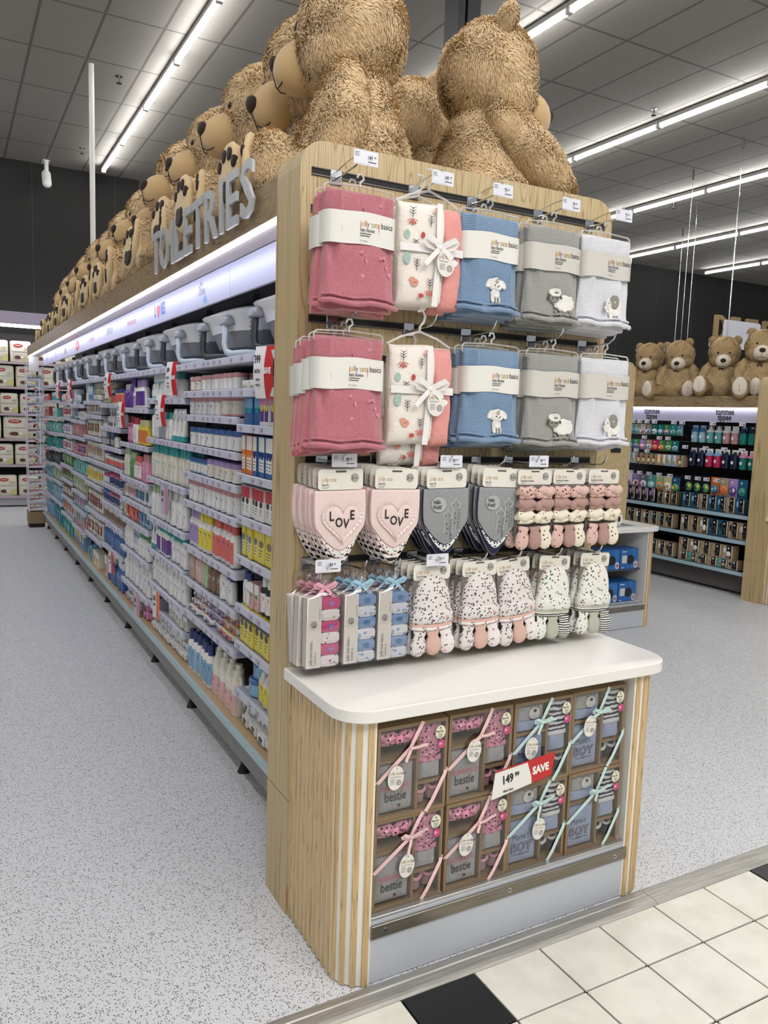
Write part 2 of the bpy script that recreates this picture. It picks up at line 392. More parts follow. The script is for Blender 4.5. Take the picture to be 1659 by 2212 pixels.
for x, w_ in rows:
    for i in range(11 if x < 9 else 6):
        LP.put((x, 12.46-1.485*i, 5.12), 0, 'lit fluorescent tube hung under the ceiling, %s' % w_, 'ceiling tubes, %s' % w_)
def sprink_f():
    t = thing('fire_sprinkler', '', 'sprinkler'); b = MB(); b.cyl((0, 0, -.004), (0, 0, 0), .04, CHROME); b.cyl((0, 0, -.07), (0, 0, 0), .012, CHROME); b.cyl((0, 0, -.075), (0, 0, -.07), .03, CHROME); b.build('head', t); return t
SP = Proto(sprink_f)
for p, w_ in (((7.304, 7.079), 'beside the nearest light row at upper right'), ((1.778, 9.667), 'beside the white pole, nearer one'), ((1.789, 12.533), 'beside the white pole, farther one'), ((10.645, 9.732), 'under the third bay of the right ceiling')):
    SP.put((p[0], p[1], 5.2), 0, 'small chrome fire sprinkler in the ceiling %s' % w_)
b = MB(); b.cyl((1.46, 9.5, 2.2), (1.46, 9.5, 5.2), .028, M('d9d6d0', .4, name='white_pole'), 16); tag(b.build('pole', None, True), 'slim white pole from the shelf top up to the ceiling', 'pole')
t = thing('security_camera', 'white security camera fixed high on the black back wall', 'camera', (1.41, 13.45, 4.75))
b = MB(); b.cyl((0, 0, .28), (0, 0, .5), .03, WHITE); b.box(-.05, .05, -.03, .2, .44, .5, WHITE, .01); b.build('bracket', t)
b = MB(); b.sweep([(0, .05, .26), (0, -.06, .1)], .065, WHITE, 14); b.build('housing', t, True)
b = MB(); b.cyl((0, -.07, .09), (0, -.09, .06), .035, INK); b.build('lens', t)
def wire_f():
    t = thing('hanging_wire', '', 'wire'); b = MB(); b.cyl((0, 0, -2.9), (0, 0, -.02), .004, CHROME, 6); b.build('cable', t)
    b = MB(); b.box(-.012, .012, -.012, .012, -.14, 0, M('55524e', .5), .003); b.build('clip', t); return t
WR = Proto(wire_f)
for p, w_ in (((8.92, 7.105), 'nearest of the hanging wires'), ((9.463, 8.333), 'left of the nearest one, behind the white blankets'), ((10.51, 8.36), 'third from the ceiling lamp row'), ((11.016, 9.567), 'fourth, in front of the black wall'), ((12.113, 10.809), 'farthest and leftmost of the hanging wires')):
    WR.put((p[0], p[1], 5.2), 0, 'thin steel wire hanging from the ceiling, %s' % w_)
# ================================================================ GONDOLA ENDS
def slat_rail_mesh(w_):
    b = MB(); b.box(0, w_, -.0015, .004, -.013, .009, DARK); b.box(0, w_, -.005, 0, -.0125, -.0095, M('6f6a66', .4, .6, name='rail_lip')); b.box(0, w_, -.004, 0, .006, .009, M('4a4643', .4, .5, name='rail_top')); return b.mesh('rail')
def end_panel(x0, y0, W, H, label, rails=True, dep=.18):
    t = thing('slatwall_panel', label, 'display panel', (x0, y0, 0))
    b = MB(); pts = [(0, 0)]
    for cx, a0 in ((.075, PI), (W-.075, PI/2)):
        for i in range(7): a = a0-PI/2*i/6; pts.append((cx+.075*math.cos(a), H-.075+.075*math.sin(a)))
    pts.append((W, 0)); n = len(pts)
    b.plate(pts, 0, ASH); b.plate(pts[::-1], dep, ASH)
    for j in range(n): p, q = pts[j], pts[(j+1) % n]; b.add([(p[0], 0, p[1]), (p[0], dep, p[1]), (q[0], dep, q[1]), (q[0], 0, q[1])], [(0, 1, 2, 3)], ASHX)
    b.build('board', t, True)
    b = MB(); b.box(-.0006, .0, .0, dep, .372, .374, M('7b6743', .7, name='joint_line')); b.box(0, .03, -.0006, 0, .372, .374, M('7b6743', .7)); b.build('joint', t)
    if rails:
        me = slat_rail_mesh(W-.066)
        for i in range(12):
            z = H-.084-.1008*i; r = link('rail', me, t, (.033, 0, z))
    return t
def out_line(x0, x1, yb, yf, r, n=9):
    """plan outline, back-left -> front -> back-right"""
    p = [(x0, yb)]
    for cx, a0 in ((x0+r, PI), (x1-r, 1.5*PI)):
        for i in range(n+1): a = a0+PI/2*i/n; p.append((cx+r*math.cos(a), yf+r+r*math.sin(a)))
    return p+[(x1, yb)]
def cabinet(x0, x1, yb, yf, zt, xo0, xo1, label, shelf=None, zlow=.195, back=WLAM):
    t = thing('display_cabinet', label, 'cabinet', (0, 0, 0))
    ol = out_line(x0, x1, yb, yf, .085)
    L = [p for p in ol if p[0] <= xo0]; L.append((xo0, yf)); Rr = [(xo1, yf)]+[p for p in ol if p[0] >= xo1 and p[0] > xo0+.1]
    b = MB()
    b.prism(L+[(xo0, yb)], .004, zt, WLAM, 'z'); b.prism([(xo1, yb)]+Rr, .004, zt, WLAM, 'z')
    b.box(xo0, xo1, yb-.02, yb-.001, .004, zt, back); b.box(xo0, xo1, yf+.02, yb-.02, zlow-.02, zlow, WLAM)
    b.build('carcass', t)
    b = MB()
    def run(P, step=.0315, off=.004):
        acc = off; 
        for a, c in zip(P[:-1], P[1:]):
            d = math.dist(a, c); u = ((c[0]-a[0])/d, (c[1]-a[1])/d)
            while acc < d:
                px, py = a[0]+u[0]*acc, a[1]+u[1]*acc; o = b.X
                b.X = Matrix.Translation((px, py, 0)) @ Matrix.Rotation(math.atan2(u[1], u[0]), 4, 'Z')
                b.box(-.0085, .0085, -.005, .001, .002, zt-.001, SLATW, .001); b.X = o; acc += step
            acc -= d
    run(L); b.build('slat_cladding', t); b = MB(); run(Rr, off=.016); b.build('slat_cladding', t)
    b = MB(); b.box(xo0, xo1, yf+.002, yf+.02, .004, zlow, M('c3c7cf', .35, name='white_kick_panel')); b.build('kick_panel', t)
    b = MB(); b.box(xo0, xo1, yf-.001, yf+.022, zlow-.006, zlow+.002, M('b9b9b8', .3, .7, name='ledge_metal'), .001); b.build('ledge', t)
    b = MB(); b.box(xo0-.001, xo1+.012, yf-.007, yf+.001, .137, .175, STEEL, .0015); bar = b.build('bumper_bar', t)
    for f in (.045, .5, .955):
        b = MB(); xx = xo0+(xo1-xo0)*f; b.cyl((xx, yf-.0085, .156), (xx, yf-.006, .156), .0065, CHROME, 14); b.prism(circ(xx, .156, .0035, n=10), yf-.0092, yf-.008, M('55504a', .4, .8, name='screw_recess')); b.build('screw', bar)
    if shelf:
        b = MB(); b.box(xo0, xo1, yf+.06, yb-.02, shelf-.012, shelf, M('3b4654', .3, name='dark_glass_shelf')); b.build('shelf', t)
    return t
def worktop(x0, x1, yb, yf, z, label):
    ol = out_line(x0, x1, yb, yf, .10, 12); b = MB()
    ins = out_line(x0+.003, x1-.003, yb, yf+.003, .098, 12)
    R3 = lambda P, zz: [(p[0], p[1], zz) for p in P]
    b.loft([R3(ins, z-.036), R3(ol, z-.033), R3(ol, z-.003), R3(ins, z)], WLAM)
    o = b.build('worktop', None, True); return tag(o, label, 'worktop')
end_panel(.878, 2.138, 1.166, 2.31, 'tall rounded ash slatwall panel holding the baby blankets')
cabinet(.888, 2.014, 2.137, 1.752, .762, .968, 1.902, 'slatted white display cabinet full of baby gift boxes')
worktop(.857, 2.048, 2.1375, 1.722, .797, 'glossy white rounded worktop under the hanging baby hats')

# ---------------------------------------------------------------- hooks and price tickets
def hook_f():
    t = thing('display_hook', '', 'hook'); b = MB()
    b.box(-.019, .019, -.004, .0, -.03, .012, CHROME, .002); b.box(-.014, .014, -.007, -.004, -.026, -.012, M('787674', .3, .9, name='hook_dark_steel'), .001); b.build('bracket', t)  # chrome bracket with a darker raised steel plate on its front
    b = MB(); b.sweep([(0, -.004, -.012), (0, -.05, -.012), (0, -.130, -.008), (0, -.152, .006), (0, -.160, .020)], .0027, CHROME, 8); b.build('prong', t, True)
    return t
HK = Proto(hook_f)
def hook2_f():
    t = hook_f(); b = MB(); b.sweep([(0, -.004, .006), (.0, -.08, .016), (.0, -.155, .018)], .0018, CHROME, 6); b.build('ticket_arm', t, True); return t
HK2 = Proto(hook2_f)
def ticket(x, y, z, price, label, w_=.072, tilt=0.):
    t = thing('price_ticket', label, 'price ticket', (x, y, z)); t.rotation_euler = (tilt, 0, 0)
    b = MB(); b.prism(rrect(-w_/2, w_/2, -.0185, .0185, .003), -.0008, .0008, M('dfe0ea', .25, name='ticket_paper')); b.build('ticket_card', t)
    b = MB(); b.text(price[:-2], .0165, INK, x=.004, z=-.004, y=-.001, bold=.02, sx=.62); b.text(price[-2:], .0085, INK, x=.004+(.0062*len(price[:-2])+.0005), z=.001, y=-.001, bold=.02, sx=.75)
    for i in range(3): b.box(-.033, -.033+.014-.003*(i % 2), -.0012, -.0009, .011-.004*i, .0125-.004*i, INK2)
    b.box(.006, .030, -.0012, -.0009, -.0105, -.0075, INK2); b.box(-.033, .012, -.0012, -.0009, -.016, -.0155, M('9a9aa5', .5, name='ticket_rule')); b.build('lettering', t)
    return t
ROWN = ['top row', 'second row', 'third row', 'bottom row']
for i, (x, n, pr) in enumerate(((.985, 'pink blankets', '14999'), (1.241, 'patterned muslin blanket', '14999'), (1.452, 'blue blankets', '7999'), (1.715, 'grey blankets', '7999'), (1.939, 'white blankets', '7999'))):
    HK2.put((x, 2.137, 2.226), 0, 'chrome hook with ticket arm holding the %s, top row' % n)
    ticket(x+(.004 if i else .0), 1.980 if i else 1.95, 2.262 if i > 9 else 2.222, pr, 'white price ticket %s.%s above the %s' % (pr[:-2], pr[-2:], n))
    HK.put((x, 2.137, 1.823), 0, 'chrome hook holding the %s, second row' % n)
for i, (x, n) in enumerate(((.962, 'first stack of LOVE bibs'), (1.142, 'second stack of LOVE bibs'), (1.316, 'left stack of grey bibs'), (1.515, 'right stack of grey bibs'), (1.646, 'left headband set'), (1.79, 'middle headband set'), (1.938, 'right headband set'))):
    HK.put((x, 2.137, 1.419), 0, 'chrome hook carrying the %s, third row' % n)
for i, (x, n) in enumerate(((.922, 'pink washcloths'), (1.039, 'left blue washcloths'), (1.149, 'right blue washcloths'), (1.284, 'leftmost leopard hats'), (1.461, 'middle leopard hats'), (1.596, 'right leopard hats'), (1.764, 'left safari hats'), (1.941, 'right safari hats'))):
    HK.put((x, 2.137, 1.117), 0, 'chrome hook carrying the %s, bottom row' % n)
for x, z, p, n in ((.966, 1.424, '9999', 'the first LOVE bibs'), (1.322, 1.422, '9999', 'the left grey bibs'), (1.657, 1.423, '9999', 'the left headband set'), (.924, 1.128, '4999', 'the pink washcloths'), (1.287, 1.124, '7999', 'the leftmost leopard hats')):
    ticket(x, 1.990, z, p, 'white price ticket %s.%s above %s' % (p[:-2], p[-2:], n), .078)
    
    b = MB(); b.box(x-.012, x+.012, 1.992, 2.135, z-.0085, z-.0065, CLEARP); tag(b.build('ticket_holder'), 'clear clip arm behind the %s.%s ticket over %s' % (p[:-2], p[-2:], n), 'ticket holder')

# ================================================================ BLANKETS
TOTS = [M(c, .6) for c in ('c2442f', 'd9a52c', '6fa03a', '7d4a8e', '2f2d2e')]
def tots_logo(b, x, z, s, y=0, wrap=None, basics=True):
    cols = [TOTS[0], TOTS[1], TOTS[2], TOTS[0], TOTS[3], INK, TOTS[1], TOTS[2], TOTS[1], TOTS[0]]
    b.text('jolly tots', s, INK, x, z, y, cols=cols, sx=.72, wrap=wrap, space=1.02)
    if basics: b.text('basics', s, INK, x+s*3.85*.72, z, y, sx=.72, wrap=wrap)
def hanger_mesh(wd):
    b = MB(); h = wd/2
    b.sweep([(-h+.01, 0, -.03), (-h, 0, -.022), (-h, 0, -.006), (-h+.008, 0, .0), (0, 0, .004), (h-.008, 0, .0), (h, 0, -.006), (h, 0, -.022), (h-.01, 0, -.03)], .0036, CLEARP, 8, flat=.6)
    b.sweep([(-h+.008, 0, -.022), (0, 0, -.018), (h-.008, 0, -.022)], .0025, CLEARP, 6)
    b.sweep([(0, 0, .002), (0, 0, .014), (.010, 0, .022), (.006, 0, .034), (-.004, 0, .034), (-.008, 0, .026)], .003, CLEARP, 8); return b.mesh('hanger', True)
HANG = hanger_mesh(.2); HANG2 = hanger_mesh(.19)
def front_y(x, z, w_, h_, k):
    u = x/(w_/2); e = max(0., 1-abs(u)**5)**.5; zz = -z/h_
    fold = (.0040+.0065*math.exp(-((zz-.57)/.09)**2)+.003*math.exp(-((zz-.04)/.07)**2))*math.sin(x*118+k+1.5*math.sin(zz*3+k))+.0030*math.sin(x*230+k*2+zz*2)*(1-zz*.6)
    pinch = -.006*math.exp(-((zz-.36)/.13)**2)
    flare = .010*max(0, (zz-.82)/.18)**1.5
    return -(.020*e+.004)-fold*e-flare-pinch*-.4
def blanket_fabric(m, k, w_=.195, h_=.285, T=.02, hem=True, inner=None):
    """folded hanging bundle: front sheet with gathers plus folded layers behind"""
    b = MB(); nx, nz = 30, 34
    def sheet(w1, z0, z1, yoff, kk, amp=1.):
        top = []; 
        for j in range(nz+1):
            v = j/nz; z = z0+(z1-z0)*v; wv = w1*(1+.09*max(0, v-.55)/.45)*(1-.05*math.exp(-((v-.38)/.12)**2)); row = []
            rt = min(1, (v*(z0-z1)/.012)) if v < .06 else 1; rt = math.sqrt(max(.05, 1-(1-rt)**2))
            for i in range(nx):
                a = 2*PI*i/nx; x = wv/2*math.copysign(abs(math.cos(a))**.35, math.cos(a)); yy = math.sin(a)
                f = front_y(x*w_/w1, z, w_*1.02, h_, kk)*amp*rt
                bk = .012*rt*math.copysign(abs(yy)**.5, yy)
                s_ = math.copysign(abs(yy)**.5, yy)
                y = (-s_*f if False else (f*-s_ if s_ < 0 else bk))
                if s_ < 0: y = f*(-s_)
                row.append((x, y+yoff, z+(.004*math.sin(x*60+kk) if v > .9 else 0)))
            top.append(row)
        b.loft(top, m)
    sheet(w_, 0, -h_, 0, k)
    sheet(w_*.985, -.004, -h_-.012, T*.75, k+2, .8); sheet(w_*.97, -.008, -h_+.006, T*1.5, k+4, .8)
    if hem:
        b.sweep([(x, front_y(x, -h_+.012, w_*1.02, h_, k)-.0035, -h_+.018+.003*math.sin(x*50)) for x in [w_*1.06*(i/14-.5) for i in range(15)]], .0034, m, 6)
        b.sweep([(x, front_y(x, -h_, w_*1.02, h_, k)-.004, -h_+.002+.003*math.sin(x*50)) for x in [w_*1.08*(i/14-.5) for i in range(15)]], .007, m, 8)
    return b
def band_part(parent, w_, h_, z0, z1, k, grey):
    """paper sleeve round the bundle, with its lettering"""
    c = M('cfcbc4' if grey else 'e6e4dd', .18, coat=.6, name='paper_band'); b = MB(); n = 26; hw = w_/2+.0035
    def yb(x): return -(.0265*max(0, 1-abs(x/hw)**6)**.5+.0045)
    P = [(hw*(2*i/n-1)) for i in range(n+1)]; P = [max(-hw, min(hw, x)) for x in P]
    ring = [(x, yb(x)) for x in P]; ring += [(hw, .04), (-hw, .04)]
    b.loft([[(x, y, z+.002*math.sin(x*40+k)) for x, y in ring] for z in (z1, z1*.5+z0*.5, z0)], c, cap=(False, False)); o = b.build('paper_band', parent, True)
    b = MB(); wr = lambda x, z, q: (x, yb(x)-.0012, z)
    tots_logo(b, -.012, z1+(z0-z1)*.42, .0215, wrap=wr)
    b.text('baby blanket', .0115, INK2, -.012, z1+(z0-z1)*.58, wrap=wr, sx=.72, bold=.02)
    for i in range(2): b.add([wr(-.012, z1+(z0-z1)*(.63+.07*i), 0), wr(.02-.004*i, z1+(z0-z1)*(.63+.07*i), 0), wr(.02-.004*i, z1+(z0-z1)*(.66+.07*i), 0), wr(-.012, z1+(z0-z1)*(.66+.07*i), 0)], [(0, 1, 2, 3)], INK2)
    b.text('75 x 100cm', .006, INK2, -.012, z1+(z0-z1)*.9, wrap=wr, sx=.8); b.build('band_lettering', o)
def projected(b, pts, w_, h_, k, lift, m, cx=0, cz=0):
    """a flat appliqué fan draped on the front of the fabric"""
    c = [sum(p[0] for p in pts)/len(pts)+cx, sum(p[1] for p in pts)/len(pts)+cz]; V = []; rings = (.0, .5, .85, 1.)
    F = []; n = len(pts)
    y0 = lambda x, z: front_y(x, z, w_*1.02, h_, k)
    V.append((c[0], y0(*c)-lift-.002, c[1]))
    for r in rings[1:]:
        for p in pts: x = c[0]+(p[0]+cx-c[0])*r; z = c[1]+(p[1]+cz-c[1])*r; V.append((x, y0(x, z)-(lift if r < 1 else lift*.5)-(.0015 if r < .9 else 0)-(.004 if lift > .001 else 0), z))
    for j in range(n): F.append((0, 1+j, 1+(j+1) % n))
    for q in range(2):
        for j in range(n): F.append((1+q*n+j, 1+(q+1)*n+j, 1+(q+1)*n+(j+1) % n, 1+q*n+(j+1) % n))
    b.add(V, F, m)
AWH = M('e6e3dd', .9, sheen=.3, name='applique_white'); AGR = M('8b8882', .9, name='applique_grey'); ADK = M('5d5a56', .9, name='applique_dark')
def el(cx, cz, rx, rz, n=18, rot=0.):
    o = []
    for x, z in circ(0, 0, rx, rz, n): o.append((cx+x*math.cos(rot)-z*math.sin(rot), cz+x*math.sin(rot)+z*math.cos(rot)))
    return o
def app_dog(b, A):
    for lg in (-.012, -.004, .004, .012): A(el(lg, -.024, .0048, .013), .003, AWH)
    A(el(0, -.010, .017, .018), .0035, AWH)
    A(el(0, .016, .026, .019), .005, AWH); A(el(-.024, .018, .008, .015, rot=-.6), .0055, AWH); A(el(.024, .018, .008, .015, rot=.6), .0055, AWH)
    A(el(0, .026, .010, .006), .0062, M('b7b3ac', .9)); A(el(0, .006, .009, .0065), .0065, AWH)
    for x in (-.009, .009): A(el(x, .013, .0015, .0015, 8), .008, INK)
    A(el(0, .009, .0022, .0016, 8), .0085, INK)
    for x in (-.008, 0, .008): A(el(x, -.026, .0007, .009, 8), .0055, ADK)
def app_sheep(b, A):
    for lx, r in ((-.012, .2), (.004, -.1), (.03, .4), (.042, .5)): A(el(lx, -.040, .0048, .010, rot=r), .003, AGR)
    sc = [(math.cos(2*PI*j/44)*(.037+.003*abs(math.sin(11*PI*j/44))), math.sin(2*PI*j/44)*(.022+.003*abs(math.sin(11*PI*j/44)))) for j in range(44)]
    A([(x+.018, z-.012) for x, z in sc], .005, AWH); A(el(-.020, .002, .018, .017), .008, AGR); A(el(-.018, .014, .020, .012), .0095, AWH)
    A(el(-.038, .002, .004, .009, rot=-.5), .0085, ADK); A(el(.000, .004, .004, .009, rot=.8), .0085, ADK)
    for x in (-.026, -.015): A(el(x, -.001, .002, .001, 8), .0105, INK)
def app_elephant(b, A):
    A(el(.004, -.006, .026, .026), .0045, AWH); A(el(-.010, -.026, .006, .014), .0045, AWH); A(el(.019, -.026, .006, .014), .0045, AWH)
    A(el(-.022, .002, .013, .017), .005, AWH); A(el(-.032, -.014, .0045, .012, rot=.5), .005, AWH); A(el(.002, .010, .014, .021), .007, AGR); A(el(-.027, .004, .0015, .0015, 8), .008, INK)
PINKF = mk_fleece('pink_fleece', 'ab5f6c', 'c08086', False); BLUEF = mk_fleece('blue_chevron_fleece', '5b7899', '8ba4bf'); GREYF = mk_fleece('grey_chevron_fleece', '82827e', 'aeaeaa'); WHITF = mk_fleece('white_chevron_fleece', 'c4c4ce', 'ededf2')
PKH = M('d98b9c', .9, name='pale_pink_heart'); PKH2 = M('cb6a7e', .9, name='soft_pink_heart'); CORF = mk_fleece('coral_fleece', 'bb6068', 'cc8084', False)
def fleece_f(m, app, k, w_, h_, grey):
    def f():
        t = thing('baby_blanket', '', 'blanket'); link('hanger', HANG if w_ < .2 else HANG2, t, (0, 0, .012))
        fab = blanket_fabric(m, k, w_, h_).build('fabric', t, True)
        band_part(t, w_, h_, -.135*h_/.285, -.055*h_/.285, k, grey)
        if app:
            b = MB(); sc = {app_dog: (.012, -.205, 1.), app_sheep: (.012, -.205, 1.05), app_elephant: (.022, -.205, 1.05)}[app]
            A = lambda pts, l, mm: projected(b, [(p[0]*sc[2], p[1]*sc[2]) for p in pts], w_, h_, k, l, mm, sc[0], sc[1])
            app(b, A); b.build({app_dog: 'dog_applique', app_sheep: 'sheep_applique', app_elephant: 'elephant_applique'}[app], t, True)
        else:
            b = MB(); rr = random.Random(k)
            for i in range(26):
                x = rr.uniform(-.085, .085); z = rr.uniform(-.27, -.012); 
                if -.145 < z < -.05: continue
                projected(b, heart(0, 0, .014, 12, rr.uniform(-.4, .4)), w_, h_, k, .0003, PKH, x, z)
            b.build('heart_print', t, True)
        return t
    return f
def muslin_f():
    t = thing('muslin_blanket', '', 'blanket'); W, Hh = .198, .27
    b = MB(); h = .1
    b.sweep([(-h, 0, -.03), (-h*.6, 0, -.010), (0, 0, .008), (h*.6, 0, -.010), (h, 0, -.03), (h*.98, 0, -.036), (-h*.98, 0, -.036), (-h, 0, -.03)], .0034, CLEARP, 8)
    b.sweep([(0, 0, .006), (0, 0, .02), (.012, 0, .034), (.016, 0, .05), (.008, 0, .064), (-.006, 0, .062)], .0036, CLEARP, 8); b.build('hanger', t, True, (0, 0, .03))
    mw = mk_pattern('muslin_print', 'ece5dc', [], 1, 1); mw2 = M('ebe4db', .9, bump=.6, bscale=90, name='white_muslin'); mp = M('e09a94', .9, bump=.9, bscale=110, name='pink_crinkled_muslin')
    def pil(x0, x1, m, nm, dz=0, seed=0, crin=0.):
        b = MB(); n = 40; nz = 30; rg = []
        for j in range(nz+1):
            v = j/nz; z = -Hh*v+dz; rr = []; e = math.sqrt(max(0, 1-abs(2*v-1)**6))
            for i in range(n):
                a = 2*PI*i/n; cx = (x0+x1)/2; x = cx+(x1-x0)/2*math.copysign(abs(math.cos(a))**.35, math.cos(a)); s_ = math.copysign(abs(math.sin(a))**.45, math.sin(a))
                bulge = 1-.35*(x/(W/2))**2; y = s_*(.004+.030*e*bulge)*(1 if s_ < 0 else .6)
                y += .0018*math.sin(z*55+3*math.sin(x*40+seed))+crin*math.sin(z*420+4*math.sin(x*45))*.5+crin*.6*math.sin(x*230+2*math.sin(z*60)); rr.append((x, y, z+.003*math.sin(x*35+seed)))
            rg.append(rr)
        b.loft(rg, m); return b.build(nm, t, True)
    pil(-W/2, W/2*.42, mw2, 'white_muslin_fabric', 0, 1, .0007); pil(W/2*.36, W/2, mp, 'pink_muslin_fabric', -.004, 3, .0015)
    b = MB(); rr = random.Random(4); yy = lambda x: -(.0375*(1-.35*(x/(W/2))**2))
    def P(pts, cx, cz, m): b.add([(p[0]+cx, yy(p[0]+cx)-.0012, p[1]+cz) for p in pts], [tuple(range(len(pts)))], m)
    RD, GN, BKc = M('b8483f', .8), M('9fbdb2', .8), M('2c2c2f', .8)
    def stem(cx, cz, s_=1): 
        P([(-.0008, -.016*s_), (.0008, -.016*s_), (.0008, .016*s_), (-.0008, .016*s_)], cx, cz, BKc)
        for q in range(3):
            for sg in (-1, 1): P([(0, q*.007-.006), (sg*.009, q*.007), (sg*.009, q*.007+.0015), (0, q*.007-.004)], cx, cz, BKc)
    def flower(cx, cz): 
        stem(cx, cz+.012, .8)
        for a in (-1.1, -.55, 0, .55, 1.1): P([(0, 0), (.016*math.sin(a)-.003, -.018*math.cos(a)), (.016*math.sin(a)+.003, -.018*math.cos(a))], cx, cz-.002, RD)
    flower(-.066, -.045); stem(-.012, -.05); stem(-.055, -.115, .8); flower(-.01, -.225); stem(-.05, -.165); stem(.02, -.19, .8); P(el(0, 0, .006, .008), -.035, -.088, RD); P(el(0, 0, .006, .009), .016, -.088, RD)
    P(el(0, 0, .010, .016), -.078, -.15, GN); P(el(0, 0, .012, .010), -.055, -.212, M('d99a86', .8)); P(el(0, 0, .009, .007), -.062, -.205, M('d99a86', .8)); P(el(0, 0, .008, .006), -.035, -.245, RD); P(el(0, 0, .010, .007), .005, -.02, M('e0a79b', .8)); P(el(0, 0, .008, .012), -.08, -.09, GN)
    for x in (-.058, -.052): P(el(0, 0, .001, .0025, 8), x, -.212, INK)
    b.build('printed_motifs', t)
    rb = M('ece9e6', .3, sheen=.3, name='satin_ribbon'); b = MB()
    for pts in ([(.012, yy(.012)-.003, -.002+.0), (.013, yy(.01)-.006, -.10), (.010, yy(.01)-.006, -.18), (.006, yy(.01)-.002, -Hh)],):
        L = []; Rr = []
        for p in pts: L.append((p[0]-.009, p[1], p[2])); Rr.append((p[0]+.009, p[1], p[2]))
        for i in range(len(L)-1): b.add([L[i], Rr[i], Rr[i+1], L[i+1]], [(0, 1, 2, 3)], rb)
    xs = [W*(i/12-.5) for i in range(13)]
    for i in range(12): b.add([(xs[i], yy(xs[i])-.004, -.112), (xs[i+1], yy(xs[i+1])-.004, -.112), (xs[i+1], yy(xs[i+1])-.004, -.132), (xs[i], yy(xs[i])-.004, -.132)], [(0, 1, 2, 3)], rb)
    rbo = b.build('ribbon', t, True)
    b = bow(.012, -.118, yy(0)-.010, .052, rb); b.build('bow', rbo, True)
    oval_tag(t, .03, -.155, yy(0)-.014, .028, .036, 'Muslin Receiver', '2')
    return t
def strip(b, pts, wd, m, th=.0):
    """flat ribbon along pts; width vector lies in the x-z plane"""
    L = []; Rr = []
    for i, p in enumerate(pts):
        a = pts[max(0, i-1)]; c = pts[min(len(pts)-1, i+1)]; dx, dz = c[0]-a[0], c[2]-a[2]; d = math.hypot(dx, dz) or 1; nx_, nz_ = -dz/d*wd/2, dx/d*wd/2
        L.append((p[0]-nx_, p[1], p[2]-nz_)); Rr.append((p[0]+nx_, p[1]-.0008, p[2]+nz_))
    n = len(L); b.add(L+Rr, [(i, i+1, n+i+1, n+i) for i in range(n-1)], m)
def bow(cx, cz, y, s, m, tails=((-.9, -.9), (1.0, -.75)), loops=True):
    b = MB()
    if loops:
        for sg in (-1, 1):
            pts = [(cx+sg*s*u, y-d*s*.28, cz+v*s) for u, v, d in ((0, 0, 0), (.35, .22, .8), (.75, .42, 1.), (.95, .30, .7), (.8, .10, .3), (.4, .02, .2), (0, 0, .1))]
            strip(b, pts, s*.30, m)
    for tx, tz in tails:
        strip(b, [(cx, y-.002, cz), (cx+tx*s*.35, y-.008*s/.05, cz+tz*s*.3), (cx+tx*s*.75, y-.004, cz+tz*s*.75), (cx+tx*s, y-.006, cz+tz*s)], s*.26, m)
    b.ell((cx, y-.004, cz), (s*.14, s*.10, s*.14), m, 10, 6); return b
def oval_tag(parent, cx, cz, y, rx, rz, line, num, tilt=0.):
    b = MB(); b.prism(circ(0, 0, rx, rz, 24), -.0006, .0006, M('e4e1da', .35, name='tag_card')); b.prism(circ(rx*.42, -rz*.38, rx*.34, n=16), -.0010, -.0004, M('a19d99', .5, name='tag_grey_dot'))
    s = rx*.5; tots_logo(b, -rx*.82, rz*.28, s, y=-.0012, basics=False); b.text('basics', s, INK, -rx*.82+s*2.72, rz*.28, -.0012, sx=.66)
    b.text(line, s*.42, INK2, -rx*.75, rz*.05, -.0012, sx=.75); b.text(num, s*.7, M('e8e6e2', .5), rx*.36, -rz*.48, -.0014)
    for i in range(4): b.box(-rx*.7, -rx*.1, -.0012, -.0009, -rz*(.12+.12*i), -rz*(.09+.12*i), INK2)
    b.cyl((0, -.0012, rz*.82), (0, -.0008, rz*.82), rx*.06, INK, 8)
    return b.build('swing_tag', parent, False, (cx, y, cz), (0, tilt, 0))
FL = {}
def blankets(kind, x, z, n, row, sc_, y0_, st_):
    m, app, w_, h_, grey, desc = {'pink': (PINKF, None, .198, .285, 0, 'pink heart print fleece'), 'coral': (CORF, None, .198, .285, 0, 'pink heart print fleece'), 'blue': (BLUEF, app_dog, .196, .262, 0, 'blue fleece with white dog'), 'grey': (GREYF, app_sheep, .196, .27, 1, 'grey fleece with white sheep'), 'white': (WHITF, app_elephant, .196, .265, 1, 'white fleece with grey elephant'), 'muslin': (None, None, 0, 0, 0, 'printed muslin with pink edge')}[kind]
    if kind not in FL: FL[kind] = Proto(muslin_f if kind == 'muslin' else fleece_f(m, app, {'pink': 1.3, 'coral': 3.1, 'blue': 2.2, 'grey': .4, 'white': 3.7}[kind], w_, h_, grey))
    rr = random.Random(hash_(kind+row)); P = FL[kind]
    for i in range(n):
        lab = ('front baby blanket, %s, in %s' % (desc, row)) if i == 0 else '%s blanket, %s from the front in %s' % (desc, ['', 'second', 'third', 'fourth'][i], row)
        q = P
        if kind == 'pink' and i: 
            FL.setdefault('coral', Proto(fleece_f(CORF, None, 3.1, .198, .285, 0))); q = FL['coral']
        yy = y0_+st_*i; xx = x+rr.uniform(-.010, .002) if i else x
        o_ = q.put((xx, yy, z-.006*i-(.06 if kind == 'muslin' and i and 'second' in row else 0)), rr.uniform(-.05, .05) if i else 0, lab, rot=(0, rr.uniform(-.03, .03) if i else 0, rr.uniform(-.06, .06) if i else 0)); o_.scale = (sc_, sc_, sc_)
def hash_(s): return sum((i+1)*ord(c) for i, c in enumerate(s)) % 99991
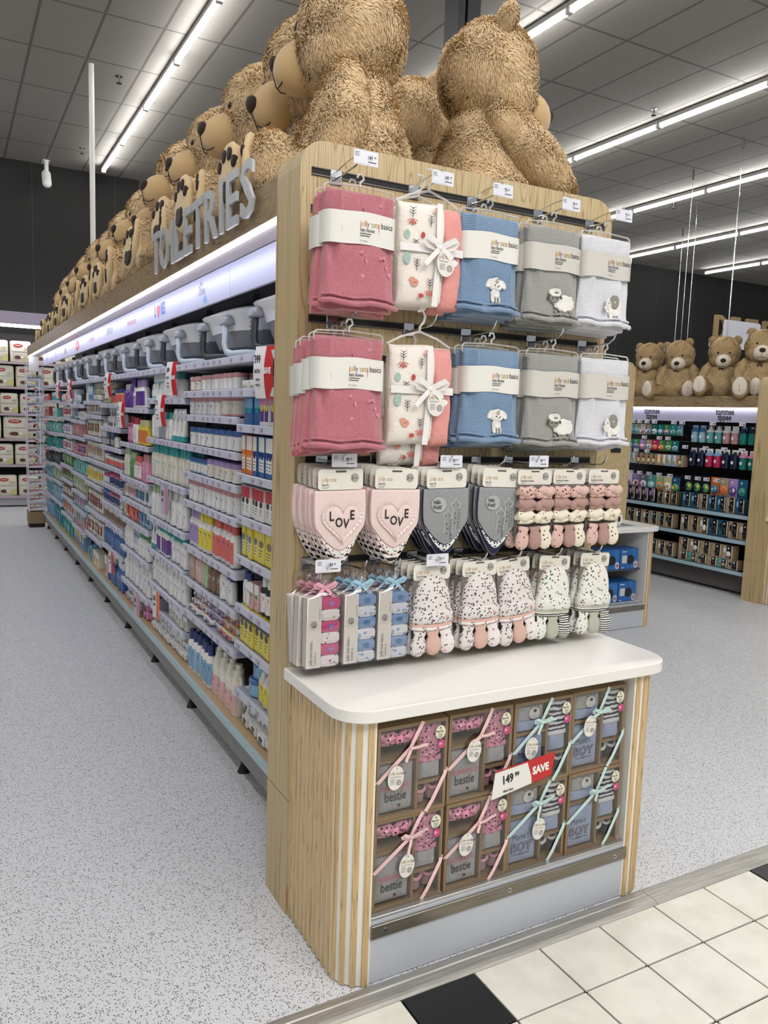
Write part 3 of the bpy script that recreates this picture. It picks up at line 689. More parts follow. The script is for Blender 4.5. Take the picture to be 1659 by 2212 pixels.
for kind, x1, x2, n1, n2, sc_, y0_, st_, za, zb in (('pink', 0.981, 0.960, 2, 4, 1.035, 1.972, 0.036, 2.138, 1.759), ('muslin', 1.236, 1.222, 2, 2, 1.070, 2.038, 0.045, 2.158, 1.759), ('blue', 1.446, 1.475, 3, 3, 1.065, 2.029, 0.034, 2.155, 1.765), ('grey', 1.698, 1.725, 3, 3, 1.068, 2.035, 0.034, 2.157, 1.766), ('white', 1.922, 1.952, 3, 3, 1.068, 2.035, 0.034, 2.157, 1.766)):
    blankets(kind, x1, za, n1, 'the top row', sc_, y0_, st_); blankets(kind, x2, zb, n2, 'the second row', sc_, y0_, st_)
# ================================================================ BIBS, HEADBANDS, WASHCLOTHS, HATS
CARD = M('e4e1d6', .3, coat=.3, name='cream_header_card'); GDOT = M('a5a29c', .5, name='grey_dot'); GCARD = M('77746f', .6, name='grey_backing_card')
def header_card(t, w_, h_, z, line, name='header_card'):
    b = MB(); b.prism(rrect(-w_/2, w_/2, z-h_, z, .010), -.0008, .0008, CARD); c = b.build(name, t)
    b = MB(); tots_logo(b, -w_*.42, z-h_*.60, .0165, y=-.0012, basics=False); b.text(line, .0085, INK, -w_*.42, z-h_*.80, -.0012, sx=.72, bold=.01)
    for i in range(2): b.box(-w_*.42, -w_*.42+.022-.004*i, -.0012, -.0009, z-h_*(.88+.05*i), z-h_*(.865+.05*i), INK2)
    r = min(.0125, h_*.3); b.prism(circ(w_*.31, z-h_*.44, r, n=18), -.0012, -.0008, GDOT); b.text('3', r*1.35, INK, w_*.31-r*.85, z-h_*.44-r*.45, -.0015, sx=.8); b.text('pack', r*.62, INK, w_*.31-r*.1, z-h_*.44-r*.2, -.0015, sx=.7)
    b.prism(rrect(-.016, .016, z-h_*.17, z-h_*.07, .002), -.0011, -.0007, M('5e5954', .7, name='euro_slot'))
    b.build('card_lettering', c); return c
def bib_outline(s, drop, w_=.152, h_=.165, n=14):
    """top straight, sides to a rounded V at the bottom"""
    o = [(-w_/2*s, 0), (-w_/2*s*1.02, -h_*.30), (-w_/2*s*1.0, -h_*.52)]
    for i in range(n+1):
        u = -1+2*i/n; o.append((u*w_/2*.96*s, -h_*.62-(h_*.38+drop)*(1-abs(u)**1.6)))
    o += [(w_/2*s*1.0, -h_*.52), (w_/2*s*1.02, -h_*.30), (w_/2*s, 0)]
    return o
def cushion(b, o, y, m, th=.003, inset=.93):
    c = (sum(p[0] for p in o)/len(o), sum(p[1] for p in o)/len(o))
    sc = lambda k: [(c[0]+(p[0]-c[0])*k, c[1]+(p[1]-c[1])*k) for p in o]
    b.loft([[(p[0], y, p[1]) for p in sc(.98)], [(p[0], y-th*.5, p[1]) for p in o], [(p[0], y-th, p[1]) for p in sc(.985)], [(p[0], y-th*1.25, p[1]) for p in sc(inset)]], m)
PKJ = mk_fleece('blush_jersey', 'e2cbc6', 'e8d4cf', False); GRJ = mk_fleece('grey_marl_jersey', '7d7f82', 'a2a4a6', False); NAVY = M('1c2140', .85, name='navy_jersey')
HTS = mk_pattern('little_black_hearts', 'e9e6e0', [('2a2829', 0, 120, .45)], 1, 1); STRD = mk_stripe('diagonal_black_stripe', 'e9e3df', '2b2626', .020, 'Z', .5, .03); CROSS = mk_pattern('white_crosses_navy', 'e8e7e4', [('20264a', 1.3, 130, .55)], 1, 1)
def bib_f(kind):
    def f():
        t = thing('baby_bib_pack', '', 'bib pack'); t.scale = (1.04,)*3; header_card(t, .135, .056, .03, 'baby bib')
        fr = [(PKJ, M('dba9ac', .8), 0), (HTS, M('dba9ac', .8), .024), (STRD, M('e6dcd8', .8), .046)] if kind == 'love' else [(GRJ, NAVY, 0), (CROSS, NAVY, .022), (NAVY, M('7f8184', .9), .042)]
        for i, (m, edge, dr) in enumerate(fr):
            o = bib_outline(1-.01*i, dr+.004, h_=.160); b = MB(); b.X = Matrix.Translation((0, 0, -.028))
            cushion(b, bib_outline(1.02-.01*i, dr+.007, h_=.160), .004+.005*i, edge, .003, .97); cushion(b, o, .0025+.005*i, m, .004)
            p = b.build(['front_bib', 'middle_bib', 'back_bib'][i], t, True)
            if i == 0: front = p
        b = MB(); b.X = Matrix.Translation((0, 0, -.028)); y = -.0035
        if kind == 'love':
            h = heart(.004, -.082, .108, 40); n = 40; ruf = M('ecd8d3', .85, name='ruffle')
            for j in range(n):
                p, q = h[j], h[(j+1) % n]; cx, cz = .004, -.078; f_ = 1+.17*(j % 2); b.add([(p[0], y-.003, p[1]), (q[0], y-.001, q[1]), (cx+(q[0]-cx)*1.17, y-.004, cz+(q[1]-cz)*1.17), (cx+(p[0]-cx)*1.17, y-.0065, cz+(p[1]-cz)*1.17)], [(0, 1, 2, 3)], ruf)
            cushion(b, heart(.004, -.082, .108, 32), y+.002, PKJ, .0055); rf = b.build('heart_ruffle', front, True)
            b = MB(); b.X = Matrix.Translation((0, 0, -.028))
            for ch, x, z, r in (('L', -.036, -.080, 0), ('O', -.017, -.099, .1), ('V', .005, -.101, -.1), ('E', .026, -.079, 0)): b.text(ch, .036, INK, x-.002, z, y-.0065, sx=.8, rz=r, bold=.02)
            b.build('love_lettering', front)
        else:
            LI = M('dedddd', .8, name='white_print')
            b.prism(circ(-.028, -.045, .024, .021, 20), y-.0022, y-.0015, M('a9abad', .9)); 
            for j in range(20):
                a = 2*PI*j/20; c_ = 2*PI*(j+1)/20; b.cyl((-.028+.024*math.cos(a), y-.0025, -.045+.021*math.sin(a)), (-.028+.024*math.cos(c_), y-.0025, -.045+.021*math.sin(c_)), .0006, LI, 5)
            b.text('Hello', .0165, INK, -.046, -.043, y-.003, sx=.66, bold=.015); b.text('World!', .0165, INK, -.048, -.058, y-.003, sx=.6, bold=.015)
            for gx, gz, hh in ((.030, -.045, .085), (.003, -.075, .055)):
                pts = [(gx-.012, gz-hh), (gx-.010, gz-.015), (gx-.016, gz), (gx-.004, gz+.008), (gx, gz+.016), (gx+.004, gz+.008), (gx+.016, gz), (gx+.010, gz-.015), (gx+.012, gz-hh)]
                for p, q in zip(pts[:-1], pts[1:]): b.cyl((p[0], y-.0025, p[1]), (q[0], y-.0025, q[1]), .0006, LI, 5)
                for sg in (-1, 1): b.prism(circ(gx+sg*.006, gz-.004, .0013, n=8), y-.0026, y-.002, INK)
                for i in range(7): b.box(gx+.010, gx+.015, y-.0028, y-.002, gz-.02-.009*i, gz-.015-.009*i, M('5b5d60', .9))
                for i in range(3): b.prism(circ(gx-.002+.003*(i % 2), gz-.028-.014*i, .0022, n=8), y-.0027, y-.002, M('4c4e52', .9))
            b.build('giraffe_print', front)
        return t
    return f
BP = {'love': Proto(bib_f('love')), 'world': Proto(bib_f('world'))}
PL = ['front', 'second', 'third', 'fourth', 'backmost']
for kind, x, nm in (('love', .962, 'leftmost stack'), ('love', 1.142, 'second stack'), ('world', 1.316, 'left grey stack'), ('world', 1.520, 'right grey stack')):
    rr = random.Random(int(x*1000))
    for i in range(5):
        d = 'pale pink LOVE heart bib pack' if kind == 'love' else 'grey Hello World giraffe bib pack'
        BP[kind].put((x-.004*i, 2.002+.026*i, 1.368+.002*i), 0, '%s, %s one of the %s' % (d, PL[i], nm), rot=(0, rr.uniform(-.03, .03)+(.04 if x in (1.142, 1.520) else 0), rr.uniform(-.05, .05)+(.02 if i else 0)))
# headband and mitten sets
ROSE = mk_pattern('rose_floral_jersey', 'd4b3aa', [('7c3f3c', .2, 75, .42)], 1, 1); MAUV = M('ab8a82', .9, bump=.3, bscale=60, name='mauve_jersey'); CREF = mk_pattern('cream_floral_jersey', 'e6dfcc', [('6b3a2e', .6, 75, .40)], 1, 1)
def knot(b, z, m, w_, k=0):
    for sg in (-1, 1):
        b.sweep([(0, -.018, z+.002), (sg*w_*.16, -.017, z+.009+.002*k), (sg*w_*.33, -.014, z+.003), (sg*w_*.47, -.009, z+.007), (sg*w_*.49, .0, z)], [.007, .012, .0145, .013, .007], m, 10, flat=1.15)
        b.sweep([(0, -.013, z-.004), (sg*w_*.2, -.012, z-.009), (sg*w_*.42, -.009, z-.010)], [.008, .010, .009], m, 10)
    b.ell((0, -.024, z), (.013, .010, .015), m, 12, 8)
def mitten(b, x, z, s, m, m2=None, ang=0.):
    o = b.X; b.X = o @ Matrix.Translation((x, 0, z)) @ Matrix.Rotation(ang, 4, 'Y')
    rg = []
    for zz, rx, ry in ((0, .019, .006), (-.007, .0175, .008), (-.014, .0145, .007), (-.024, .019, .010), (-.038, .0215, .011), (-.052, .019, .010), (-.060, .012, .006), (-.063, .004, .002)):
        rg.append([(p[0]+.0012*math.sin(7*math.atan2(p[1], p[0])) if zz > -.02 else p[0], p[1], p[2]) for p in se(rx*s, ry*s, zz*s, 18, 2.4)])
    b.loft([r[::-1] for r in rg], m); b.X = o
def headband_f():
    t = thing('headband_set', '', 'headband set'); t.scale = (1.04,)*3; b = MB(); b.prism(rrect(-.066, .066, -.205, .02, .006), .001, .003, GCARD); b.build('backing_card', t)
    header_card(t, .132, .046, .022, 'headbands & mittens')
    for z, m, n, k in ((-.050, ROSE, 'floral_headband', 1), (-.088, MAUV, 'mauve_headband', 0), (-.126, CREF, 'cream_headband', 1)):
        b = MB(); knot(b, z, m, .13, k); b.build(n, t, True)
    for x, m, n in ((-.042, ROSE, 'rose_mitten'), (.0, MAUV, 'mauve_mitten'), (.040, CREF, 'cream_mitten')):
        b = MB(); mitten(b, x, -.152, 1.15, m, ang=.12 if x < 0 else -.08); b.build(n, t, True, (0, -.013, 0))
    return t
HB = Proto(headband_f)
for x, nm in ((1.646, 'left'), (1.791, 'middle'), (1.943, 'right')):
    for i in range(2): HB.put((x-.005*i, 1.992+.05*i, 1.373), 0, 'rose, mauve and cream headband set, %s of three%s' % (nm, '' if i == 0 else ', behind the front one'), rot=(0, .01, .02*i))
# washcloth packs in net bags
WPK = M('c9487c', .9, bump=.3, bscale=90, name='pink_terry'); WBL = M('7fa0c8', .9, bump=.3, bscale=90, name='blue_terry')
PP = [mk_pattern('pink_washcloth_print', 'e9e4e2', [('c4457d', 0, 60, .42), ('7fb1c4', 2.1, 55, .36), ('a8c35a', 4.4, 50, .32)], 1, 1), mk_pattern('blue_washcloth_print', 'dfe4e6', [('7fb0c9', .4, 62, .45), ('6d9f83', 2.4, 50, .33)], 1, 1)]
ORG = mk_glass('organza', 'f3f0f2', .13)
def wash_f(kind):
    def f():
        t = thing('washcloth_pack', '', 'washcloths'); t.scale = (1.055,)*3; W, Hh = .098, .195
        b = MB(); b.prism(rrect(-W/2, -W/2+.042, -Hh, .0, .002), -.018, .012, CARD); c = b.build('cardboard_sleeve', t)
        b = MB(); col = [TOTS[0], TOTS[1], TOTS[2]]; b.text('jolly tots basics', .0135, INK, -W/2+.017, -Hh+.008, -.0186, rz=PI/2, sx=.8); b.text('washcloth set', .0085, INK2, -W/2+.028, -Hh+.008, -.0186, rz=PI/2, sx=.75)
        b.text('face cloths 6 pieces', .005, INK2, -W/2+.038, -.06, -.0186, rz=PI/2, sx=.75); b.prism(circ(-W/2+.020, -.075, .010, n=16), -.0187, -.0182, GDOT); b.text('6', .012, INK, -W/2+.025, -.083, -.019, rz=PI/2); b.build('sleeve_lettering', c)
        for i in range(6):
            m = (WPK if kind else WBL) if i % 2 == 0 else PP[0 if kind else 1]; z = -.004-.0318*i
            b = MB(); b.loft([[(p[0], p[2], p[1]+z-.016) for p in se(.029, .0155, yy, 20, 4.)] for yy in (-.017, .014)], m); b.box(-.0285, .0285, -.0195, .013, z-.030, z-.002, m, .006)
            if i % 2 == 0: b.prism(heart(.002, z-.016, .017, 16) if kind else el(0, z-.016, .010, .007), -.0212, -.0198, M('9c7bc4' if kind else '4f7fa8', .8, name='embroidered_motif'))
            b.X = Matrix(); o = b.build('folded_washcloth', t, True, (.019, 0, 0))
        rb = M('dfa3b4' if kind else '9cc3d8', .4, sheen=.3, name='satin_bow')
        o = bow(.004, .022, -.010, .034, rb, ((-.9, -.7), (.9, -.9))).build('bow', t, True)
        b = MB(); rg = []
        for z, rx, ry in ((-Hh-.006, .052, .014), (-Hh, .055, .022), (-.10, .0545, .0235), (-.004, .053, .022), (.010, .030, .014), (.022, .009, .006), (.036, .020, .012), (.058, .030, .018)):
            rg.append([(p[0]+(.002*math.sin(9*math.atan2(p[1], p[0])) if z > 0 else 0), p[1]-.002, z) for p in se(rx, ry, z, 30, 3)])
        b.loft(rg, ORG, cap=(True, False)); b.build('net_bag', t, True); return t
    return f
WP = {1: Proto(wash_f(1)), 0: Proto(wash_f(0))}
for kind, x, n, nm in ((1, .920, 3, 'pink washcloth pack in net bag with pink bow, far left'), (0, 1.037, 3, 'blue washcloth pack in net bag, beside the pink packs'), (0, 1.148, 3, 'blue washcloth pack in net bag, beside the leopard hats')):
    for i in range(n): WP[kind].put((x-.010*i, 2.020+.038*i, 1.038-.002*i), 0, nm+', %s' % ['front', 'second', 'rear'][i], rot=(0, (-.10 if kind and i == 2 else .0)+.02*i, .03*i))
# hats and mittens
LEO = mk_pattern('leopard_print', 'ded8d6', [('3a3536', 0, 105, .50), ('b9a29e', 0, 105, .34), ('dc9c9a', 2.7, 30, .3)], 1, 1); SAF = mk_pattern('safari_print', 'e4e3dc', [('4c6a45', 0, 80, .40), ('55564f', 1.9, 66, .38), ('b5763f', 3.9, 38, .30)], 1, 1); PEA = M('d6b0a2', .9, bump=.3, bscale=80, name='peach_jersey')
HPK = mk_pattern('hearts_pastel_print', 'e9e3e0', [('d0868a', 0, 60, .42), ('6a6062', 1.7, 66, .38)], 1, 1); STRH = mk_stripe('black_white_stripe', 'e6e4df', '2a292b', .0075, 'Z', .45, .006); SAG = M('b5b6a6', .9, bump=.3, bscale=70, name='sage_jersey')
def hat_f(kind):
    def f():
        t = thing('hat_mitten_set', '', 'baby hats'); t.scale = (1.045,)*3; A, B, Cc = (LEO, PEA, HPK) if kind else (SAF, SAG, STRH)
        b = MB(); b.prism(rrect(-.062, .062, -.18, .045, .006), .002, .004, GCARD); b.build('backing_card', t)
        header_card(t, .126, .046, .048, 'hats & mittens')
        b = MB(); rg = []
        for i in range(13):
            v = i/12; a = v*PI/2; z = -.085+.10*math.sin(a); r = .062*math.cos(a)**.75+.002; rg.append([(p[0], p[1]-.004, z) for p in se(r, .024*math.cos(a)**.6+.001, z, 24, 2.3)])
        b.loft(rg, A); b.ell((0, -.006, .014), (.006, .006, .004), A, 8, 6); b.build('hat', t, True)
        b = MB(); b.loft([[(p[0], p[1]-.004, z) for p in se(rx, ry, z, 24, 2.6)] for z, rx, ry in ((-.123, .070, .025), (-.118, .073, .030), (-.095, .0715, .031), (-.084, .066, .026), (-.083, .060, .018))], A); b.build('hat_cuff', t, True)
        for z, m, n in ((-.131, B, 'second_hat'), (-.139, Cc, 'third_hat')):
            b = MB(); b.loft([[(p[0], p[1]-.003, p[2]+.004*(p[0]/.07)**2) for p in se(rx, ry, zz+z, 24, 2.6)] for zz, rx, ry in ((-.006, .068, .022), (-.001, .072, .027), (.006, .071, .026))], m); b.build(n, t, True)
        for x, m, n, an in ((-.043, A, 'print_mitten', .12), (.001, B, 'plain_mitten', -.05), (.045, Cc, 'contrast_mitten', -.15)):
            b = MB(); mitten(b, x, -.145, 1.2, m, ang=an); b.build(n, t, True, (0, -.016, 0))
        return t
    return f
HP = {1: Proto(hat_f(1)), 0: Proto(hat_f(0))}
for kind, x, n, nm in ((1, 1.283, 4, 'leftmost'), (1, 1.461, 3, 'middle'), (1, 1.596, 2, 'rightmost'), (0, 1.766, 4, 'left'), (0, 1.946, 4, 'right')):
    for i in range(n):
        d = '%s leopard print hat and mitten set, %s' if kind else '%s safari animal hat and mitten set, %s'
        HP[kind].put((x-.005*i, 2.012+.032*i, 1.057), 0, d % (nm, ['front card', 'second card', 'third card', 'rear card'][i]), rot=(0, {1.596: -.10, 1.766: .06, 1.946: .04}.get(x, 0), (.03*i if i else 0)))

# ================================================================ GIFT BOXES
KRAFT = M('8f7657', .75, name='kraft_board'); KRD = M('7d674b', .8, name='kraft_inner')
PHT = mk_pattern('pink_heart_print', 'd58fa8', [('30262c', 0, 78, .46), ('efd9dd', 3.1, 66, .38)], 1, 1); GM = mk_fleece('grey_marl', '96979a', 'b4b5b7', False); LBL = mk_fleece('pale_blue_jersey', '95a3c4', 'a3afcc', False); STN = mk_stripe('navy_white_stripe', 'dfe0e2', '232a46', .0155, 'Z', .5, .012)
PRB = M('ecc6c8', .35, sheen=.2, name='pink_satin'); BRB = M('c2dcda', .35, sheen=.2, name='mint_satin'); PKS = M('dfa4b2', .8, name='pink_bootie'); STICK = M('e2dfc8', .4, name='cream_sticker'); MAG = M('c2427c', .4, name='magenta_sticker')
def quilt(b, x0, x1, z0, z1, y, th, m, k=0, wr=.0015):
    n = 12; q = 10; V = []; F = []
    for j in range(q+1):
        for i in range(n+1):
            u, v = i/n, j/q; e = (1-abs(2*u-1)**6)*(1-abs(2*v-1)**6); x = x0+(x1-x0)*u; z = z0+(z1-z0)*v
            V.append((x, y-th*e**.6-wr*math.sin(z*110+3*math.sin(x*60+k)+k)*e, z))
    for j in range(q):
        for i in range(n): a = j*(n+1)+i; F.append((a, a+1, a+n+2, a+n+1))
    b.add(V, F, m)
def bootie(b, x, z, y, m, rim):
    b.loft([[(p[0]+x, p[1]*1.+y-.004, z+zz) for p in se(rx, ry, 0, 16, 2.3)] for zz, rx, ry in ((-.048, .012, .012), (-.044, .017, .018), (-.026, .019, .020), (-.008, .017, .016), (0, .016, .014))], m)
    o = b.X; b.X = o @ Matrix.Translation((x, y-.012, z-.001)) @ Matrix.Rotation(math.radians(55), 4, 'X')
    n = 18; b.sweep([(.018*math.cos(2*PI*j/n), .016*math.sin(2*PI*j/n), .004) for j in range(n+1)], .005, rim, 7, caps=False); b.prism(circ(0, 0, .015, .013), .002, .0045, M('54404a' if rim is PKS else '20233a', .9), 'z'); b.X = o
def gift_f(girl):
    def f():
        t = thing('gift_box', '', 'gift box'); W, Hh, D = .222, .262, .11; xd = -W/2+.128; b = MB(); tw = .004
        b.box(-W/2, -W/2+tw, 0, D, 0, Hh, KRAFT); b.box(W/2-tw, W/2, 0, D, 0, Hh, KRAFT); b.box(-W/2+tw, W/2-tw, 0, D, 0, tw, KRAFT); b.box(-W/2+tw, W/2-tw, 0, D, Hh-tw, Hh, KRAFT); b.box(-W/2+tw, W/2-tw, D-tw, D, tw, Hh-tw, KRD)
        for r in ((-W/2, W/2, 0, .010), (-W/2, W/2, Hh-.010, Hh)): b.box(r[0], r[1], -.001, .001, r[2], r[3], KRAFT)
        for r in ((-W/2, -W/2+.009), (W/2-.009, W/2)): b.box(r[0], r[1], -.001, .001, .010, Hh-.010, KRAFT)
        zl = .158; zr = .082
        b.box(xd-.004, xd+.004, .002, D-.01, tw, Hh-tw, KRAFT); b.box(-W/2+tw, xd, .004, D-.01, zl, zl+.007, KRAFT); b.box(xd, W/2-tw, .004, D-.01, zr-.004, zr+.003, KRAFT); b.build('carton', t)
        y = .016; x0, x1 = -W/2+.012, xd-.007; x2, x3 = xd+.008, W/2-.012
        b = MB(); quilt(b, x0, x1, .012, zl-.006, y, .010, GM if girl else LBL, 1, .0008)
        top = b.build('folded_bodysuit', t, True); b = MB()
        if girl:
            b.text('mommy\'s', .032, M('d07488', .8, name='pink_lettering'), x0+.006, .078, y-.0125, sx=.72, bold=.01); b.text('bestie', .040, INK, x0+.016, .048, y-.0125, sx=.72, bold=.005)
            b.prism(heart((x0+x1)/2-.006, .032, .010), y-.0128, y-.012, M('d58a98', .8)); b.prism(heart((x0+x1)/2+.008, .032, .010), y-.0128, y-.012, INK); b.prism(heart((x0+x1)/2+.02, zl-.014, .012), y-.0115, y-.011, M('d99aa5', .8))
        else:
            b.text('Mama\'s', .030, INK, x0+.012, .088, y-.0125, sx=.70, rz=.05, bold=-.01); gy = M('34363e', .7, name='boy_letter_grey')
            b.text('BOY', .040, gy, x0+.008, .052, y-.0125, sx=1.0, bold=.03); b.text('BOY', .040, M('9aa3b8', .7, name='boy_letter_line'), x0+.008, .052, y-.0128, sx=1.0, bold=-.012)
            b.box(x0+.016, x0+.042, y-.0128, y-.012, .043, .0442, INK); b.box(x0+.052, x0+.082, y-.0128, y-.012, .043, .0442, INK)
            for sg in (-1, 1): b.add([(x0+.047, y-.0128, .0436), (x0+.047+sg*.006, y-.0128, .048), (x0+.047+sg*.006, y-.0128, .039)], [(0, 1, 2)], INK)
        b.build('bodysuit_lettering', top)
        b = MB()
        if girl: 
            b.X = Matrix.Translation(((x0+x1)/2, y+.010, 0)); knot(b, .222, PHT, .104, 1); b.X = Matrix(); b.build('headband', t, True)
        else:
            quilt(b, x0+.002, x1-.002, zl+.040, Hh-.012, y, .010, GM, 2); quilt(b, x0+.002, x1-.002, zl+.010, zl+.044, y, .011, LBL, 3)
            b.prism(el((x0+x1)/2+.010, .222, .020, .018), y-.0125, y-.0115, M('d8d8d4', .8)); b.prism(el((x0+x1)/2+.012, .230, .006, .005), y-.0135, y-.0128, INK)
            for sg in (-.014, .014): b.box((x0+x1)/2+.010+sg-.002, (x0+x1)/2+.010+sg+.002, y-.0115, y-.011, .240, .243, INK)
            b.build('bear_face_bib', t, True)
        b = MB(); quilt(b, x2, x3, zr+.06, Hh-.012, y, .010, PHT if girl else STN, 4, .0018); quilt(b, x2+.004, x3-.004, zr+.006, zr+.062, y-.002, .010, GM if girl else LBL, 5, .0018); quilt(b, x2-.001, x3+.001, zr+.056, zr+.070, y-.003, .010, PHT if girl else M('d9dadc', .85), 6); b.build('folded_trousers', t, True)
        b = MB(); bm, rim = (M('a9838c', .85, name='bootie_fabric') if girl else M('1f2338', .85), PKS if girl else M('dcdcda', .8)); bootie(b, x2+.016, .060, y+.026, bm, rim); bootie(b, x3-.014, .064, y+.028, bm, rim); b.build('booties', t, True)
        st = []
        b = MB(); b.prism(circ(x3-.013, Hh-.040, .0165, .020, 20), -.0022, -.0016, STICK); b.text('4', .010, INK, x3-.016, Hh-.031, -.0024, bold=.02); b.text('Piece Set', .0085, INK, x3-.027, Hh-.040, -.0024, sx=.72, bold=.03)
        for i in range(4): b.box(x3-.020, x3-.006, -.0025, -.0022, Hh-.046-.004*i, Hh-.0445-.004*i, INK2)
        b.build('piece_set_sticker', t); b = MB(); b.prism(circ(x3-.008, Hh-.075, .0115, .013, 18), -.0022, -.0016, MAG); b.text('0+', .0125, M('f0e6ea', .5), x3-.016, Hh-.078, -.0024, sx=.75, bold=.02); b.build('age_sticker', t)
        b = MB(); b.box(-W/2+.004, W/2-.004, -.0016, -.0012, .004, Hh-.004, FILM); b.build('window_film', t)
        return t
    return f
GP = {1: Proto(gift_f(1)), 0: Proto(gift_f(0))}
def ribbon_on(t, girl, v):
    rb = PRB if girl else BRB; b = MB(); W, Hh = .222, .262; kx, kz = [(-.012, .195), (.0, .190), (-.005, .188), (.002, .198)][v]
    strip(b, [(kx+.040, -.003, Hh+.001), (kx+.022, -.004, kz+.038), (kx, -.006, kz), (-W/2+.004, -.004, kz-.082), (-W/2-.001, .002, kz-.09)], .0115, rb)
    strip(b, [(W/2+.001, .002, .115), (W/2-.006, -.004, .100), (W/2-.045, -.005, .030), (W/2-.066, -.004, -.001)], .0115, rb)
    r = b.build('ribbon', t, True)
    tl = [((-.5, -1.0), (1.5, .15)), ((-.2, -.8), (1.6, .45)), ((-.9, -.3), (1.3, .1)), ((-.3, -1.4), (1.5, .5))][v]
    bow(kx, kz, -.008, .034, rb, tl, loops=(v == 3 or not girl)).build('bow', r, True)
for ci, x in enumerate((1.0905, 1.3205, 1.547, 1.7745)):
    for ri, z in enumerate((.4625, .198)):
        girl = 1 if ci < 2 else 0; v = (ci*2+ri*3) % 4
        nm = ('%s gift box with pink ribbon and bestie bodysuit, %s row' % (['first', 'second'][ci], ['upper', 'lower'][ri])) if girl else ('%s gift box with mint ribbon and BOY bodysuit, %s row' % (['left', 'right'][ci-2], ['upper', 'lower'][ri]))
        o = GP[girl].put((x, 1.768+.004*(ri ^ (ci & 1)), z), 0, nm); ribbon_on(o, girl, v)
        if not (ci == 3 and ri == 1): oval_tag(o, [-.058, -.045, -.030, -.010][v] if girl else [-.05, -.035, -.045, .0][v], [.120, .135, .150, .118][v], -.011, .0245, .034, '4 piece clothing gift set', '4', .1)
t = thing('save_sign', 'red and white SAVE 149.99 promotion card in front of the gift boxes', 'sign', (1.465, 1.744, .503))
b = MB(); b.prism([(-.118, -.045), (.102, -.010), (.112, .058), (-.108, .036)], -.001, .001, M('e9e7e4', .35, name='promo_card')); c = b.build('card', t)
b = MB(); b.prism([(.008, .0470), (-.108, .036), (-.108, .040), (.112, .062), (.112, .058), (.102, -.0095), (.028, -.0215), (.026, .0)], -.0018, -.0012, RED); b.build('red_panel', c)
b = MB(); b.text('149', .036, INK, -.083, -.004, -.0022, bold=.03, sx=.78, rz=.10); b.text('99', .019, INK, -.037, .012, -.0022, bold=.03, sx=.85, rz=.10); b.text('giftset 4pce', .010, INK, -.078, -.030, -.0022, bold=.03, sx=.8, rz=.12)
for i in range(2): b.add([(-.060, -.0022, -.035-.004*i), (-.034, -.0022, -.032-.004*i), (-.034, -.0022, -.0335-.004*i), (-.060, -.0022, -.0365-.004*i)], [(0, 1, 2, 3)], INK2)
b.text('SAVE', .032, M('f1ece8', .4), .029, .006, -.0026, bold=.055, sx=.86, rz=.10); b.build('card_lettering', c)
# ================================================================ TEDDY BEARS
def fur_add(b, count, L, W, droop, m, seed=1, skip=None):
    """tufts of pile rooted on the triangles already in the builder, bent downwards"""
    rs = np.random.RandomState(seed); V = np.array(b.v); tri = []
    for f in b.f:
        for i in range(1, len(f)-1): tri.append((f[0], f[i], f[i+1]))
    tri = np.array(tri); A, B, C_ = V[tri[:, 0]], V[tri[:, 1]], V[tri[:, 2]]; N = np.cross(B-A, C_-A); ar = np.linalg.norm(N, axis=1)+1e-12; N /= ar[:, None]
    cen = V.mean(0)
    fl = 1. if ((((A+B+C_)/3-cen)*N).sum(1)*ar).sum() > 0 else -1.; N = N*fl
    if fl < 0: b.f = [f[::-1] for f in b.f]
    VN = np.zeros_like(V)
    for q in range(3): np.add.at(VN, tri[:, q], N*ar[:, None])
    VN /= np.linalg.norm(VN, axis=1)[:, None]+1e-12
    ix = rs.choice(len(tri), count, p=ar/ar.sum()); u, v = rs.rand(count), rs.rand(count); fl = u+v > 1; u[fl] = 1-u[fl]; v[fl] = 1-v[fl]
    P = A[ix]+(B[ix]-A[ix])*u[:, None]+(C_[ix]-A[ix])*v[:, None]; n = VN[tri[ix, 0]]*(1-u-v)[:, None]+VN[tri[ix, 1]]*u[:, None]+VN[tri[ix, 2]]*v[:, None]; n /= np.linalg.norm(n, axis=1)[:, None]+1e-12
    if skip: kp = ~skip(P, n); P, n = P[kp], n[kp]; count = len(P)
    fr = np.array([[math.sin(p[0]*31+p[2]*17)+math.sin(p[1]*23), math.sin(p[1]*29+p[2]*13), math.sin(p[2]*37+p[0]*11)] for p in P])*.35
    g = np.array([0, 0, -1.])*droop+fr*1.2+rs.randn(count, 3)*.22; g -= n*(g*n).sum(1)[:, None]; d = n*.42+g; d /= np.linalg.norm(d, axis=1)[:, None]
    sd = np.cross(d, n+rs.randn(count, 3)*.3); sd /= np.linalg.norm(sd, axis=1)[:, None]+1e-9
    Lk = L*(.6+.7*rs.rand(count))[:, None]; w_ = W*(.6+.8*rs.rand(count))[:, None]
    v0 = P-n*.002-sd*w_*.5; v1 = P-n*.002+sd*w_*.5; mid = P+d*Lk*.6; v2 = mid+sd*w_*.42; v3 = mid-sd*w_*.42; tip = mid+(d-n*.35+np.array([0, 0, -.25]))*Lk*.5
    base = len(b.v); b.v += [tuple(p) for p in np.stack([v0, v1, v2, v3, tip], 1).reshape(-1, 3)]; i = b.mat(m)
    b.fn = np.vstack([VN, np.repeat(n+d*.25, 5, axis=0)])
    for k in range(count): q = base+5*k; b.f.append((q, q+1, q+2, q+3)); b.f.append((q+3, q+2, q+4)); b.mi += [i, i]
